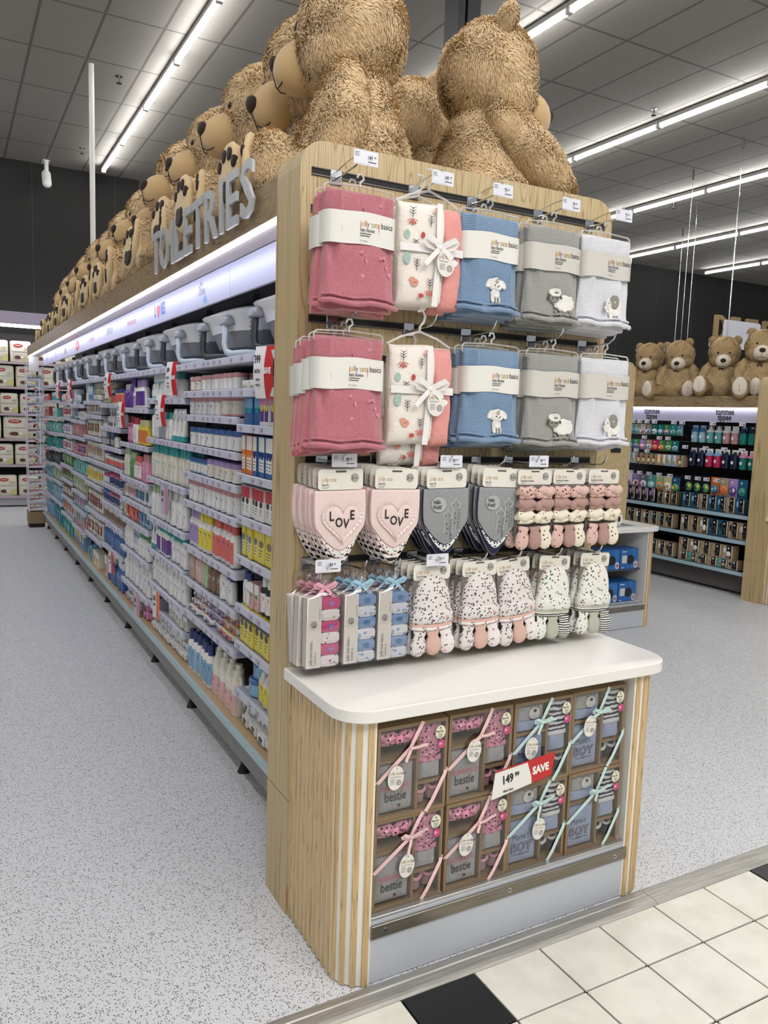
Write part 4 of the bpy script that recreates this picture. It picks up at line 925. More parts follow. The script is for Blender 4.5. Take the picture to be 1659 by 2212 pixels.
def bear_parts(fur, pile, sole, pads, den, L=.021, W=.0052):
    D = {}
    def fin(b, nm, n, sd, k_=1., skip=None):
        fur_add(b, int(n*den), L*k_, W*k_, .55, fur, sd, skip); D[nm] = b.mesh(nm, 2); f_ = b.fn/(np.linalg.norm(b.fn, axis=1)[:, None]+1e-12); D[nm].normals_split_custom_set_from_vertices(f_.tolist())
    b = MB(); b.loft([se(rx, ry, z, 28, 2.2, cx=cx) for z, rx, ry, cx in ((0, .13, .16, 0), (.02, .19, .23, 0), (.08, .22, .27, .005), (.18, .225, .275, .01), (.30, .20, .24, .01), (.40, .165, .195, .005), (.48, .135, .16, .0), (.54, .10, .11, 0), (.56, .03, .04, 0))], fur); fin(b, 'torso', 15000, 1)
    b = MB(); b.ell((.0, 0, .035), (.200, .212, .212), fur, 30, 16); b.ell((.05, 0, -.05), (.16, .195, .135), fur, 24, 10); fin(b, 'head', 13000, 2)
    b = MB(); b.ell((0, 0, .02), (.030, .060, .062), fur, 16, 10); fin(b, 'ear', 2400, 3, .6)
    b = MB(); b.ell((.188, 0, -.06), (.118, .100, .096), pile, 26, 14, Matrix.Rotation(.25, 3, 'Y')); D['muzzle'] = b.mesh('muzzle', 2)
    b = MB(); b.ell((.294, 0, -.040), (.024, .038, .032), DARKP, 16, 10); D['nose'] = b.mesh('nose', 2)
    b = MB(); b.sweep([(.307, 0, -.07), (.299, 0, -.115), (.285, .022, -.130), (.268, .045, -.126), (.250, .062, -.110)], .0024, INK, 6); b.sweep([(.299, 0, -.115), (.285, -.022, -.130), (.268, -.045, -.126), (.250, -.062, -.110)], .0024, INK, 6); D['mouth'] = b.mesh('mouth', 2)
    b = MB(); b.ell((0, 0, 0), (.010, .015, .015), M('120c0a', .12, name='shiny_eye'), 12, 8); D['eye'] = b.mesh('eye', 2)
    b = MB(); b.sweep([(0, 0, .0), (.015, -.045, -.06), (.04, -.075, -.15), (.085, -.075, -.25), (.13, -.055, -.31)], [.062, .076, .086, .090, .078], fur, 20); fin(b, 'arm', 7500, 4, .9)
    b = MB(); b.sweep([(0, 0, 0), (.12, -.02, .0), (.24, -.04, .015), (.31, -.05, .04)], [.115, .108, .100, .098], fur, 22); b.sweep([(.305, -.05, -.01), (.31, -.05, .07)], [.102, .096], fur, 18); fin(b, 'leg', 9500, 5, .9, lambda P, n: (P[:, 0] > .345) & (n[:, 0] > .55))
    b = MB(); R3 = lambda rx, rz, x: [(x, -.05+rx*math.cos(a), .03+rz*math.sin(a)*(1+.12*math.sin(a))) for a in [2*PI*j/28 for j in range(28)]]
    b.loft([R3(.080, .108, .370), R3(.086, .116, .388), R3(.080, .108, .400), R3(.05, .07, .405), R3(.01, .01, .406)], sole); D['sole'] = b.mesh('sole', 2)
    if pads:
        b = MB()
        def pad(y, z, ry, rz): b.loft([[(x, -.05+y*.86+ry*.86*s_*math.cos(a), .03+z*.8+rz*.8*s_*math.sin(a)) for a in [2*PI*j/16 for j in range(16)]] for x, s_ in ((.393, 1.), (.4085, .94), (.411, .5), (.411, .05))], DARKP)
        for y, z, ry, rz in ((-.066, .062, .019, .027), (-.026, .100, .020, .030), (.024, .100, .020, .030), (.064, .060, .019, .027)): pad(y, z, ry, rz)
        D['toe_pads'] = b.mesh('toe_pads', 2); b = MB(); pad(0, -.062, .050, .042); pad(-.02, -.035, .028, .03); pad(.02, -.035, .028, .03); D['heel_pad'] = b.mesh('heel_pad', 2)
    return D
def bear_asm(D, label, loc, rz, sc, head=(0, 0, 0), hz=0., legs=((.15, .0, .04), (.15, .0, .04)), arms=(0, 0), group=None, tag_=0, bow_=False, legx=0.):
    """head=(roll, pitch, yaw); legs: (splay, roll, lift) right and left"""
    t = thing('teddy_bear', label, 'teddy bear', loc, rz, group); t.scale = (sc, sc, sc)
    link('torso', D['torso'], t); h = link('head', D['head'], t, (.02, 0, .635+hz), head)
    for s_ in (-1, 1):
        link('ear', D['ear'], h, (-.02, s_*.148, .178), (s_*-.55, 0, s_*-.2)); link('eye', D['eye'], h, (.190, s_*.075, .050), (0, 0, s_*.3))
        a = link('arm', D['arm'], t, (.01, s_*.170, .475), (0, arms[0 if s_ < 0 else 1], 0)); 
        if s_ > 0: a.scale = (1, -1, 1)
        sp, rl, lf = legs[0 if s_ < 0 else 1]
        l = link('leg', D['leg'], t, (.06-legx, s_*.135, .105+lf*.4), (s_*0, -lf*1.2, s_*sp))
        if s_ > 0: l.scale = (1, -1, 1)
        link('foot_sole', D['sole'], l)
        if 'toe_pads' in D: link('toe_pads', D['toe_pads'], l); link('heel_pad', D['heel_pad'], l)
    link('muzzle', D['muzzle'], h); link('nose', D['nose'], h); link('mouth', D['mouth'], h)
    if tag_:
        b = MB(); b.box(-.012, .012, -.001, .001, -.06, 0, M('e8e8ea', .5, name='white_ear_label')); b.box(-.016, .016, -.003, -.001, -.05, -.012, M('dcdde4', .5)); b.build('ear_label', h, False, (.05, tag_*.20, .17), (.3, .5, .8))
    if bow_:
        rb = M('4b3026', .7, sheen=.2, name='brown_plaid_ribbon'); b = bow(0, 0, 0, .11, rb, ((-.35, -1.5), (.3, -1.6))); b.build('neck_bow', t, True, (.155, 0, .50), (0, 0, PI/2))
        b = MB(); n = 24; b.sweep([(.03+.15*math.cos(2*PI*j/n), .165*math.sin(2*PI*j/n), .52) for j in range(n+1)], .014, rb, 6, caps=False); b.build('neck_ribbon', t, True)
    return t
DH = bear_parts(FUR, VELV, CREAMP, True, 4.4, .021, .0042); DL = bear_parts(FUR, VELV, CREAMP, True, .9, .023, .0088)
SZ = 2.205
G = 'caramel teddy bears seated along the toiletries shelf top'
bear_asm(DH, 'huge caramel teddy bear at the corner, largest, leaning over the first shelf end', (1.285, 2.63, SZ), PI-.60, .94, (0, .08, -.02), 0.02, ((.2, 0, .10), (.05, 0, .02)), (-.25, .25), tag_=-1, legx=.10)
bear_asm(DH, 'caramel teddy bear seen from behind, above the blue and grey blankets', (1.83, 2.66, SZ), -.10, .93, (0, .14, -.12), .02, ((.1, 0, -.08), (.1, 0, -.08)), (-.35, .0))
bear_asm(DH, 'caramel teddy bear half hidden between the two huge front bears', (1.86, 3.30, SZ), .15, .97, (0, .2, .1))
spots = [(3.00, 1.32, .98, .28, .05, 'peeking out behind the huge corner bear'), (3.56, 1.32, 1.0, .06, .0, 'third from the corner, nose over the letters'), (4.15, 1.32, 1.0, .06, -.1, 'fourth from the corner, label on its ear'),
         (4.80, 1.32, 1.02, .0, .1, 'fifth from the corner, above the word TOILETRIES'), (5.22, 1.34, .96, .2, .0, 'sixth from the corner, lower muzzle'), (5.72, 1.31, .96, .1, .1, 'seventh, left of the white pole foot'), (6.45, 1.32, .96, .12, .1, 'eighth from the corner with round ear up'),
         (7.0, 1.32, .92, .25, 0, 'ninth from the corner'), (7.6, 1.32, .95, .1, .1, 'tenth from the corner'), (8.25, 1.32, .92, .15, 0, 'eleventh from the corner, small in the distance'), (8.85, 1.32, .90, .15, .1, 'third from the far end of the shelf top'), (9.45, 1.31, .88, .2, .0, 'second from the far end of the shelf top'), (10.2, 1.31, .80, .5, 0, 'at the far end, slumped over the shelf corner')]
for i, (y, x, sc, pt, yw, d) in enumerate(spots):
    rr = random.Random(i+3)
    bear_asm(DH if i < 3 else DL, 'caramel teddy bear %s' % d, (x, y, SZ), PI+rr.uniform(-.12, .12), sc, (rr.uniform(-.08, .08), pt, yw), -.02, ((.12+rr.uniform(0, .15), 0, rr.uniform(.0, .08)), (.12+rr.uniform(0, .1), 0, rr.uniform(.0, .08))), tag_=(1 if i in (2, 3) else 0))
# ================================================================ TOILETRIES GONDOLA
BAY = [2.320]+[3.147+.8395*i for i in range(10)]   # bay limits along y
YE = BAY[-1]
SHM = M('a9acb8', .5, name='shelf_metal'); BACKP = M('5d5b5a', .6, name='back_panel_grey')
t = thing('shelving_unit', 'long grey toiletries shelving frame with plinth and feet', 'shelving', (0, 0, 0))
b = MB(); b.box(1.42, 1.46, 2.32, YE, .1, 2.19, BACKP); b.build('back_panel', t)
for i, y in enumerate(BAY[1:]):
    b = MB(); b.box(1.385, 1.42, y-.015, y+.015, .1, 2.15, M('77777c', .5, .3, name='upright_metal')); b.build('upright', t)
for i in range(10):
    b = MB(); b.box(1.045, 1.055, BAY[i]+.002, BAY[i+1]-.002, .085, .20, GREYB, .002); b.build('plinth_panel', t)
for y in BAY[1:]:
    b = MB(); b.cyl((1.085, y, .02), (1.085, y, .1), .014, DARK, 10); b.cyl((1.085, y, 0), (1.085, y, .03), .03, DARK, 12, r1=.016); b.build('levelling_foot', t)
t = thing('gondola_canopy', 'grey oak canopy with white light strip above the toiletries shelf', 'canopy', (0, 0, 0))
b = MB(); b.box(.88, .898, 2.32, YE+.12, 2.133, 2.248, OAK, .001); b.build('oak_fascia', t)
b = MB(); b.box(.898, 2.02, 2.32, YE+.12, 2.19, 2.204, M('8d8477', .6, name='canopy_top')); b.build('top_deck', t)
b = MB(); b.box(.898, 1.0, 2.32, YE+.05, 2.134, 2.142, M('cfc4bb', .5, name='soffit_laminate')); b.build('soffit', t)
b = MB(); b.box(.884, .900, 2.325, YE+.1, 2.122, 2.134, M('e2e7ff', em=LED, name='led_strip')); b.build('light_strip', t)
b = MB(); b.box(2.02, 2.044, 2.32, YE+.12, 2.133, 2.248, OAK, .001); b.build('rear_fascia', t)
b = MB(); b.box(.885, 1.0, YE+.0, YE+.12, 1.95, 2.13, M('d9d4cf', .4)); b.build('end_block', t)
# brand boards (backlit)
sgs = [('', None, 2.33, 3.147), ('dove', None, 3.147, 3.88), ('lovies', None, 3.88, 4.744), ('j', None, 4.744, 5.42), ('mom', None, 5.42, 6.25), ('j', None, 6.25, 6.98), ('oval', None, 6.98, 7.82), ('a', None, 7.82, 8.6), ('b', None, 8.6, 9.35), ('c', None, 9.35, 10.2)]
SG = M('9a99ad', .4, em=SIGN*.12, name='backlit_brand_board')
DS = {'': 'blank', 'dove': 'with thin grey script and blue bird', 'lovies': 'with blue letters and red heart', 'j': 'with pink script, %s', 'mom': 'reading FOR MOM', 'oval': 'with a red oval', 'a': 'with one small dark mark', 'b': 'with a small blue mark', 'c': 'with a violet mark at the far end'}
for k_, (s_, _, ya, yb) in enumerate(sgs):
    d = DS[s_]; d = d % ('near the heart board' if k_ == 3 else 'beyond FOR MOM') if '%' in d else d
    t = thing('brand_board', 'backlit white brand board %s, above the baby baths' % d, 'sign', (1.0, yb, 2.0), -PI/2); W = yb-ya
    b = MB(); b.box(.001, W-.001, 0, .012, 0, .132, SG, .001); c = b.build('board', t); b = MB(); bl = M('3f62b5', .5); rd = M('cf3b3f', .5); pk = M('d6808c', .5); cx = W/2
    if s_ == 'dove':
        b.text('baby', .030, INK2, cx-.06, .094, -.001, sx=.7); b.text('Dove', .062, INK2, cx-.08, .052, -.001, sx=.75, bold=-.01); b.add([(cx-.03, -.001, .03), (cx+.03, -.001, .044), (cx+.035, -.001, .018), (cx, -.001, .012)], [(0, 1, 2, 3)], M('6fa0d8', .5)); b.add([(cx-.01, -.0012, .03), (cx+.02, -.0012, .05), (cx+.02, -.0012, .02)], [(0, 1, 2)], M('4d83c4', .5))
    elif s_ == 'lovies': b.text('L', .085, bl, cx-.15, .04, -.001, sx=.8, bold=.03); b.prism(heart(cx-.065, .066, .075, 24), -.0015, -.0005, rd); b.text('VIES', .085, bl, cx-.02, .04, -.001, sx=.72, bold=.03)
    elif s_ == 'j': b.text('Johnson&Johnson', .062, pk, cx, .05, -.001, align='CENTER', sx=.62)
    elif s_ == 'mom': b.text('FOR MOM', .075, M('4a4a50', .5), cx, .045, -.001, align='CENTER', sx=.75, bold=-.01)
    elif s_ == 'oval': b.prism(el(cx, .066, .095, .046), -.0015, -.0005, rd); b.text('HUGGIES', .030, WHITE, cx, .055, -.002, align='CENTER', sx=.7, bold=.02)
    elif s_: b.prism(el(cx, .066, .03, .03), -.0015, -.0005, {'a': M('55555c', .5), 'b': M('7fa0d6', .5), 'c': M('7a78b8', .5)}[s_])
    if s_: b.build('lettering', c)
# the word on the fascia
t = thing('toiletries_sign', 'pale grey raised letters TOILETRIES standing on the oak fascia', 'sign', (.864, 3.905, 2.152), -PI/2)
LT = M('b6b8bb', .35, name='grey_acrylic')
for ch, (yl, wl) in zip('TOILETRIES', ((3.865, .125), (3.728, .165), (3.51, .036), (3.455, .130), (3.306, .112), (3.176, .140), (3.005, .150), (2.823, .036), (2.744, .118), (2.593, .125))):
    b = MB(); b.text(ch, .285, LT, 0, 0, .0, bold=.016 if ch != 'I' else .01, ext=.005); X = [v[0] for v in b.v]; Z = [v[2] for v in b.v]; x0, x1, z0, z1 = min(X), max(X), min(Z), max(Z)
    b.v = [((x-x0)/(x1-x0)*wl, y-.005, (z-z0)/(z1-z0)*.180+.012) for x, y, z in b.v]; b.build('letter', t, False, (3.905-yl, 0, .0))

# ---------------------------------------------------------------- shelves
def shelf_f(W):
    def f():
        t = thing('shelf', '', 'shelf'); b = MB(); b.box(.003, W-.003, .012, .38, -.030, -.003, SHM, .002); b.build('shelf_board', t)
        b = MB(); b.box(.002, W-.002, 0, .014, -.030, .002, SHELF, .0015); r = b.build('price_rail', t); b = MB(); rr = random.Random(int(W*999)); x = .03
        tk = M('b7aec0', .5, name='faded_ticket'); 
        while x < W-.08:
            b = MB(); b.box(0, .045, -.0008, .0002, -.027, -.003, tk); b.box(.028, .040, -.0012, -.0006, -.020, -.010, INK2); b.build('ticket_strip', r, False, (x, 0, 0)); x += rr.choice((.07, .1, .15, .09))
        return t
    return f
ST = {}
ZB = [[1.637, 1.496, 1.298, 1.124, .958, .754, .595, .390], [1.637, 1.524, 1.378, 1.241, 1.10, .874, .705, .536], [1.605, 1.379, 1.15, .917, .721, .523, .395], [1.547, 1.318, 1.09, .944, .807, .605, .379],
      [1.573, 1.40, 1.258, 1.117, .972, .832, .693, .499], [1.593, 1.479, 1.304, 1.112, .911, .683, .467], [1.56, 1.42, 1.27, 1.10, .93, .76, .60, .42], [1.58, 1.43, 1.26, 1.10, .95, .80, .62, .44], [1.60, 1.42, 1.25, 1.08, .90, .72, .50], [1.60, 1.42, 1.24, 1.06, .88, .70, .50]]
ORD = ['first', 'second', 'third', 'fourth', 'fifth', 'sixth', 'seventh', 'eighth', 'ninth', 'tenth']
XF = 1.033
for bi in range(10):
    ya, yb = BAY[bi], BAY[bi+1]; W = yb-ya; key = round(W, 3)
    if key not in ST: ST[key] = Proto(shelf_f(W))
    zs = [1.772]+ZB[bi]
    for si, z in enumerate(zs):
        ST[key].put((XF, yb, z), -PI/2, 'grey metal shelf, %s' % ('under the baby baths, %s bay from the wooden end' % ORD[bi] if si == 0 else '%s level below the baths, %s bay from the wooden end' % (ORD[si-1], ORD[bi])))
    b = MB(); b.box(0, W, -.012, .36, -.012, 0, M('b59a78', .6, name='base_deck')); b.box(.002, W-.002, -.020, -.004, -.030, .002, M('a9c0c4', .4, name='pale_blue_rail'), .0015)
    tag(b.build('base_shelf', None, False, (XF, yb, .225), (0, 0, -PI/2)), 'bottom base shelf with pale blue rail, bay %s from the wooden end' % ORD[bi], 'shelf')
# SAVE flags
def save_card(x, y, z, big, label, txt, s=1.):
    t = thing('save_flag', label, 'promotion flag', (x, y, z), -PI/2+.25); t.scale = (s, s, s); n = 8; R = lambda u0, u1, m, yo, b: b.loft([[(u, -.012*math.sin(v*PI)-yo, -.19*v) for u in (u0, u1)] for v in [i/n for i in range(n+1)]], m, cap=(False, False), closed=False)
    b = MB(); R(-.062, .062, M('e6e2e2', .35, name='promo_card2'), 0, b); c = b.build('card', t, True); b = MB(); R(.008, .062, RED, .001, b); b.build('red_panel', c, True)
    b = MB(); b.text(txt[0], .042, INK, -.058, -.062, -.010, sx=.62, bold=.03); b.text(txt[1], .020, INK, -.052, -.098, -.014, sx=.7, bold=.03); b.text('SAVE', .030, M('f0ecec', .5), .010, -.10, -.0155, sx=.66, bold=.05)
    for i in range(2): b.box(-.045, -.02, -.0125, -.012, -.125-.02*i, -.118-.02*i, INK2)
    b.build('card_lettering', c); return t
for y, z, tx, nm, s in ((2.80, 1.790, ('399', 'BATH'), 'top shelf, nearest to the wooden end', 1.), (4.18, 1.792, ('189', 'BATH'), 'top shelf, above the teal capped lotions', .9), (4.42, 1.624, ('23', '99'), 'teal capped lotion shelf', .9), (5.55, 1.585, ('22', 'wipe'), 'purple shampoo shelf', .9), (6.05, 1.79, ('189', 'BATH'), 'top shelf, above the yellow jars', .9),
                        (8.1, 1.79, ('189', 'BATH'), 'top shelf, middle distance', .9), (9.0, 1.79, ('189', 'BATH'), 'top shelf, farthest', .9)):
    save_card(XF-.006, y, z, 1, 'red and white SAVE flag on the %s' % nm, tx, s)
for y, z, nm in ((4.35, 1.135, 'washed-out lilac flag under the tall teal capped bottles'), (4.55, .505, 'orange and white flag low on the lotion shelf'), (5.1, .37, 'faded pink flag below the white wash bottles'), (6.0, .49, 'small red and white flag over the blue bottles')):
    t = thing('price_flag', nm, 'promotion flag', (XF-.006, y, z), -PI/2+.2); b = MB(); b.box(-.05, .0, -.001, .001, -.16, 0, M('b9b4c6' if 'lilac' in nm or 'pink' in nm else 'dcd8d4', .4)); c = b.build('card', t)
    b = MB(); b.box(.0, .045, -.001, .001, -.16, 0, M({'w': 'b38ba2', 'o': 'd9754f', 'f': 'c98f98', 's': 'c0392f'}[nm[0]], .4)); b.build('coloured_panel', t); b = MB(); b.box(-.04, -.01, -.0016, -.001, -.06, -.03, INK2); b.box(-.04, -.012, -.0016, -.001, -.09, -.075, INK2); b.build('card_lettering', c)
# ---------------------------------------------------------------- baby baths
def bath_f():
    t = thing('baby_bath', '', 'baby bath'); WH = M('f6f6f8', .25, name='white_bath_plastic'); GB = M('8a8b90', .5, name='grey_bath_plastic'); LG = M('c3ccd4', .35, name='pale_grey_frame'); DK = M('3b3c3e', .5, name='dark_frame')
    b = MB(); L = .36   # local x along shelf, y depth
    rg = []
    for z, rx, ry, cz in ((.045, .20, .10, 0), (.05, .23, .115, 0), (.12, .275, .14, 0)): rg.append(se(rx, ry, z, 36, 2.6, cy=.18))
    b.loft(rg, GB); b.build('lower_tub', t, True)
    b = MB(); b.loft([[(p[0], p[1], p[2]+(.018*abs(p[0]/L)**2 if p[2] > .15 else 0)) for p in se(rx, ry, z, 40, 2.8, cy=.18)] for z, rx, ry in ((.115, .27, .14), (.165, .31, .16), (.178, .345, .178), (.186, .35, .182), (.192, .345, .178), (.190, .31, .15), (.14, .28, .13))], WH, cap=(True, False)); b.build('upper_tub', t, True)
    for x, m, n in ((-.20, DK, 'dark_leg'), (.14, LG, 'pale_leg')):
        b = MB(); b.box(x-.045, x+.045, .0, .05, .135, .172, M('9b9da1', .4, name='leg_socket'), .008)
        for s_ in ((.020,) if n == 'pale_leg' else (.020,)): b.sweep([(x, .02, .15), (x, .015, .06), (x+.012, .02, .025), (x+.05, .03, .012), (x+.20, .05, .010), (x+.23, .12, .010)], .0135, m, 10, flat=1.3)
        if n == 'dark_leg':
            for i in range(6): b.cyl((x-.008, .0, .05+.016*i), (x+.008, .0, .058+.016*i), .002, M('77787a', .5), 5)
        b.build('leg', t, True)
    return t
BT = Proto(bath_f)
for i, (y, d) in enumerate(((2.79, 'first, cut off by the wooden end panel'), (3.50, 'second from the wooden end'), (4.28, 'third from the wooden end'), (4.98, 'fourth from the wooden end'), (5.72, 'fifth from the wooden end'), (6.42, 'sixth from the wooden end'), (7.30, 'seventh from the wooden end'), (8.0, 'third from the far end'), (8.62, 'second from the far end'), (9.35, 'last at the far end'))):
    BT.put((XF+.0, y, 1.775), -PI/2, 'white and grey folding baby bath, %s' % d, rot=(0, 0, -PI/2))
# ================================================================ PRODUCTS ON THE TOILETRIES SHELVES
WBOT = 'e6e4e0'
CC = {'W': 'e4e2df', 'C': 'dad5c6', 'P': 'c98f92', 'p': 'd9a9a6', 'B': '35609c', 'b': '7ea7c9', 'N': '26346e', 'T': '2f9c98', 't': '7cc0b8', 'G': '4d8f56', 'g': 'a9bd8f', 'Y': 'dcc93c', 'y': 'dcd39a', 'O': 'd9762c', 'R': 'b8303a', 'r': 'd4635a',
      'V': '5a2f8a', 'v': 'a48bbd', 'K': '202024', 'M': 'b33a6e', 'm': 'd98cab', 'S': '9a9da3', 's': 'c0c4c8', 'D': '3c4048', 'E': '7a5e48', 'e': 'b09a84', 'L': '8fb6c9', 'Z': '7c2330', 'A': 'cbb8a6'}
def pm(c, r=.32): return M(CC[c], r, coat=.15)
def arc(b, rx, ry, z0, z1, a0, a1, m, p=2., n=8, oval=False, cy=0.):
    """label wrapped on the front (-y) of a superellipse body; angles in degrees about the front"""
    def pt(a, z): a = math.radians(a-90); c, d = math.cos(a), math.sin(a); return (rx*math.copysign(abs(c)**(2/p), c), cy+ry*math.copysign(abs(d)**(2/p), d), z)
    if not oval: b.loft([[pt(a0+(a1-a0)*i/n, z) for i in range(n+1)] for z in (z0, z1)], m, cap=(False, False), closed=False)
    else:
        zc, hz, ac, ha = (z0+z1)/2, (z1-z0)/2, (a0+a1)/2, (a1-a0)/2; b.add([pt(ac+ha*math.cos(2*PI*j/16), zc+hz*math.sin(2*PI*j/16)) for j in range(16)], [tuple(range(16))], m)
KN = {'tub': 'jar', 'bot': 'bottle', 'ovb': 'bottle', 'tube': 'tube', 'box': 'carton', 'pack': 'wipes_pack', 'jug': 'jug', 'pump': 'pump_bottle', 'bag': 'bag', 'roll': 'roll_pack', 'clr': 'clear_bottle', 'gjar': 'glass_jar'}
CT = {'tub': 'jar', 'bot': 'bottle', 'ovb': 'bottle', 'tube': 'tube', 'box': 'box', 'pack': 'pack', 'jug': 'jug', 'pump': 'bottle', 'bag': 'bag', 'roll': 'pack', 'clr': 'bottle', 'gjar': 'jar'}
_PR = {}
def product(kind, w, h, cols, near):
    """kinds stand on z=0, centred on x=0, front at y=0"""
    body, cap_, lab, logo = [pm(c) for c in (cols+cols[-1]*4)[:4]]; rx = w/2; t = link(KN[kind], None); t['category'] = CT[kind]; n = 18 if near else 10
    P = []
    def part(nm, b, sm=True): P.append((nm, b, sm))
    e = .0006
    if kind in ('tub', 'gjar'):
        ry = rx; b = MB(); b.loft([se(rx*.92, ry*.92, 0, n, cy=ry), se(rx*.98, ry*.98, h*.03, n, cy=ry), se(rx*.98, ry*.98, h*.70, n, cy=ry), se(rx*.9, ry*.9, h*.74, n, cy=ry)], body); part('body', b)
        b = MB(); b.loft([se(rx, ry, h*.73, n, cy=ry), se(rx, ry, h*.94, n, cy=ry), se(rx*.93, ry*.93, h, n, cy=ry)], cap_); part('lid', b)
        b = MB(); arc(b, rx*.98+e, ry*.98+e, h*.10, h*.66, -75, 75, lab, cy=ry); arc(b, rx*.98+2*e, ry*.98+2*e, h*.34, h*.58, -50, 12, logo, oval=True, cy=ry)
        for i in range(3): arc(b, rx*.98+2*e, ry*.98+2*e, h*(.29-.06*i), h*(.27-.06*i), -48, 5-8*i, INK2, cy=ry, n=4)
        part('label', b, False)
    elif kind in ('bot', 'ovb', 'clr', 'pump'):
        ry = rx*(.62 if kind == 'ovb' else .8); pw = 2.6 if kind == 'ovb' else 2.2; hb = h*(.76 if kind != 'pump' else .72)
        b = MB(); b.loft([se(rx*.9, ry*.9, 0, n, pw, cy=ry), se(rx, ry, h*.02, n, pw, cy=ry), se(rx, ry, hb*.82, n, pw, cy=ry), se(rx*.88, ry*.88, hb*.93, n, pw, cy=ry), se(rx*.5, ry*.6, hb, n, 2, cy=ry), se(rx*.42, ry*.5, hb*1.03, n, 2, cy=ry)], body); part('body', b)
        b = MB(); 
        if kind == 'pump': b.loft([se(rx*.5, rx*.5, hb, n, cy=ry), se(rx*.5, rx*.5, hb+h*.09, n, cy=ry), se(rx*.2, rx*.2, hb+h*.10, n, cy=ry), se(rx*.2, rx*.2, h*.93, n, cy=ry)], cap_); b.box(-rx*.3, rx*.3, -rx*.1, ry+rx*.4, h*.93, h, cap_, .003)
        else: b.loft([se(rx*.56, ry*.68, hb*.99, n, cy=ry), se(rx*.56, ry*.68, h*.97, n, cy=ry), se(rx*.46, ry*.55, h, n, cy=ry)], cap_)
        part('cap', b)
        b = MB(); arc(b, rx+e, ry+e, hb*.12, hb*.78, -62, 62, lab, pw, cy=ry); arc(b, rx+2*e, ry+2*e, hb*.50, hb*.70, -38, 38, logo, pw, oval=True, cy=ry)
        for i in range(4): arc(b, rx+2*e, ry+2*e, hb*(.42-.07*i), hb*(.405-.07*i), -36, 20-6*i, INK2, pw, cy=ry, n=4)
        part('label', b, False)
    elif kind == 'tube':
        ry = rx*.62; b = MB(); b.loft([se(rx*.72, ry*.9, 0, n, 2.2, cy=ry), se(rx*.72, ry*.9, h*.16, n, 2.2, cy=ry)], cap_); part('cap', b)
        b = MB(); b.loft([se(rx*.78, ry, h*.16, n, 2.2, cy=ry), se(rx*.88, ry*.8, h*.5, n, 2.2, cy=ry), se(rx*.97, ry*.35, h*.88, n, 2.6, cy=ry), se(rx, ry*.06, h*.95, n, 4, cy=ry), se(rx, ry*.05, h, n, 4, cy=ry)], body); part('body', b)
        b = MB(); b.add([(-rx*.5, ry-ry*.9, h*.3), (rx*.5, ry-ry*.9, h*.3), (rx*.6, ry-ry*.50, h*.8), (-rx*.6, ry-ry*.50, h*.8)], [(0, 1, 2, 3)], lab); b.add([(-rx*.3, ry-ry*.78, h*.62), (rx*.3, ry-ry*.78, h*.62), (rx*.3, ry-ry*.68, h*.72), (-rx*.3, ry-ry*.68, h*.72)], [(0, 1, 2, 3)], logo); part('label', b, False)
    elif kind == 'box':
        d = .07; b = MB(); b.box(-rx+.0008, rx-.0008, 0, d, 0, h, body, .001); part('body', b, False)
        b = MB(); b.box(-rx*.98, rx*.98, -e, .0, h*.62, h*.98, cap_); b.box(-rx*.8, rx*.8, -e, .0, h*.12, h*.5, lab); b.prism(el(0, h*.52, rx*.62, h*.10, 14), -e*2.2, -e, logo)
        for i in range(3): b.box(-rx*.6, rx*(.5-.2*i), -e*2, -e, h*(.34-.08*i), h*(.365-.08*i), INK2)
        part('label', b, False)
    elif kind in ('pack', 'roll', 'bag'):
        d = {'pack': .09, 'roll': .08, 'bag': .10}[kind]; b = MB(); rg = []
        if kind == 'bag':
            for z, s_ in ((0, .85), (h*.05, 1.), (h*.5, 1.04), (h*.86, .95), (h*.93, .55), (h, .75)): rg.append([(p[0]+.003*math.sin(p[1]*90+z*60), p[1], p[2]) for p in se(rx*s_, d/2*s_*(.9 if z < h*.9 else .3), z, n, 3.2, cy=d/2)])
            b.loft(rg, body)
        else:
            for i in range(9):
                u = -1+2*i/8; s_ = (1-abs(u)**5)**.5 if abs(u) < .99 else .12
                rg.append([(u*rx, d/2+p[0]*s_+(.002*math.sin(u*9)), h/2+p[1]*max(s_, .1)) for p in se(d/2, h/2, 0, n, 3.2)])
            b.loft(rg, body)
        part('body', b); b = MB(); 
        if kind == 'bag': b.box(-rx*.6, rx*.6, -.001, .004, h*.25, h*.7, lab, .001); b.box(-rx*.35, rx*.35, -.0016, 0, h*.45, h*.6, logo)
        else:
            b.box(-rx*.72, rx*.72, -.0012, .003, h*.2, h*.82, lab, .001); b.prism(el(0, h*.55, rx*.4, h*.16, 14), -.002, -.001, logo); b.box(-rx*.7, rx*.7, .012, d-.012, h-.001, h+.0008, cap_)
            for i in range(3): b.box(-rx*.6, rx*(.4-.2*i), -.0018, -.001, h*(.33-.06*i), h*(.355-.06*i), INK)
        part('label', b, False)
    elif kind == 'jug':
        ry = rx*.75; b = MB(); b.loft([se(rx*.93, ry*.93, 0, n, 2.8, cy=ry), se(rx, ry, h*.03, n, 2.8, cy=ry), se(rx*.98, ry*.95, h*.45, n, 2.6, cy=ry), se(rx*.62, ry*.85, h*.60, n, 2.4, cy=ry, cx=-rx*.30), se(rx*.48, ry*.75, h*.74, n, 2.2, cy=ry, cx=-rx*.2), se(rx*.42, ry*.6, h*.83, n, 2, cy=ry)], body)
        b.sweep([(rx*.1, ry, h*.78), (rx*.55, ry, h*.72), (rx*.74, ry, h*.60), (rx*.70, ry, h*.46), (rx*.5, ry, h*.40)], rx*.20, body, 10); part('body', b)
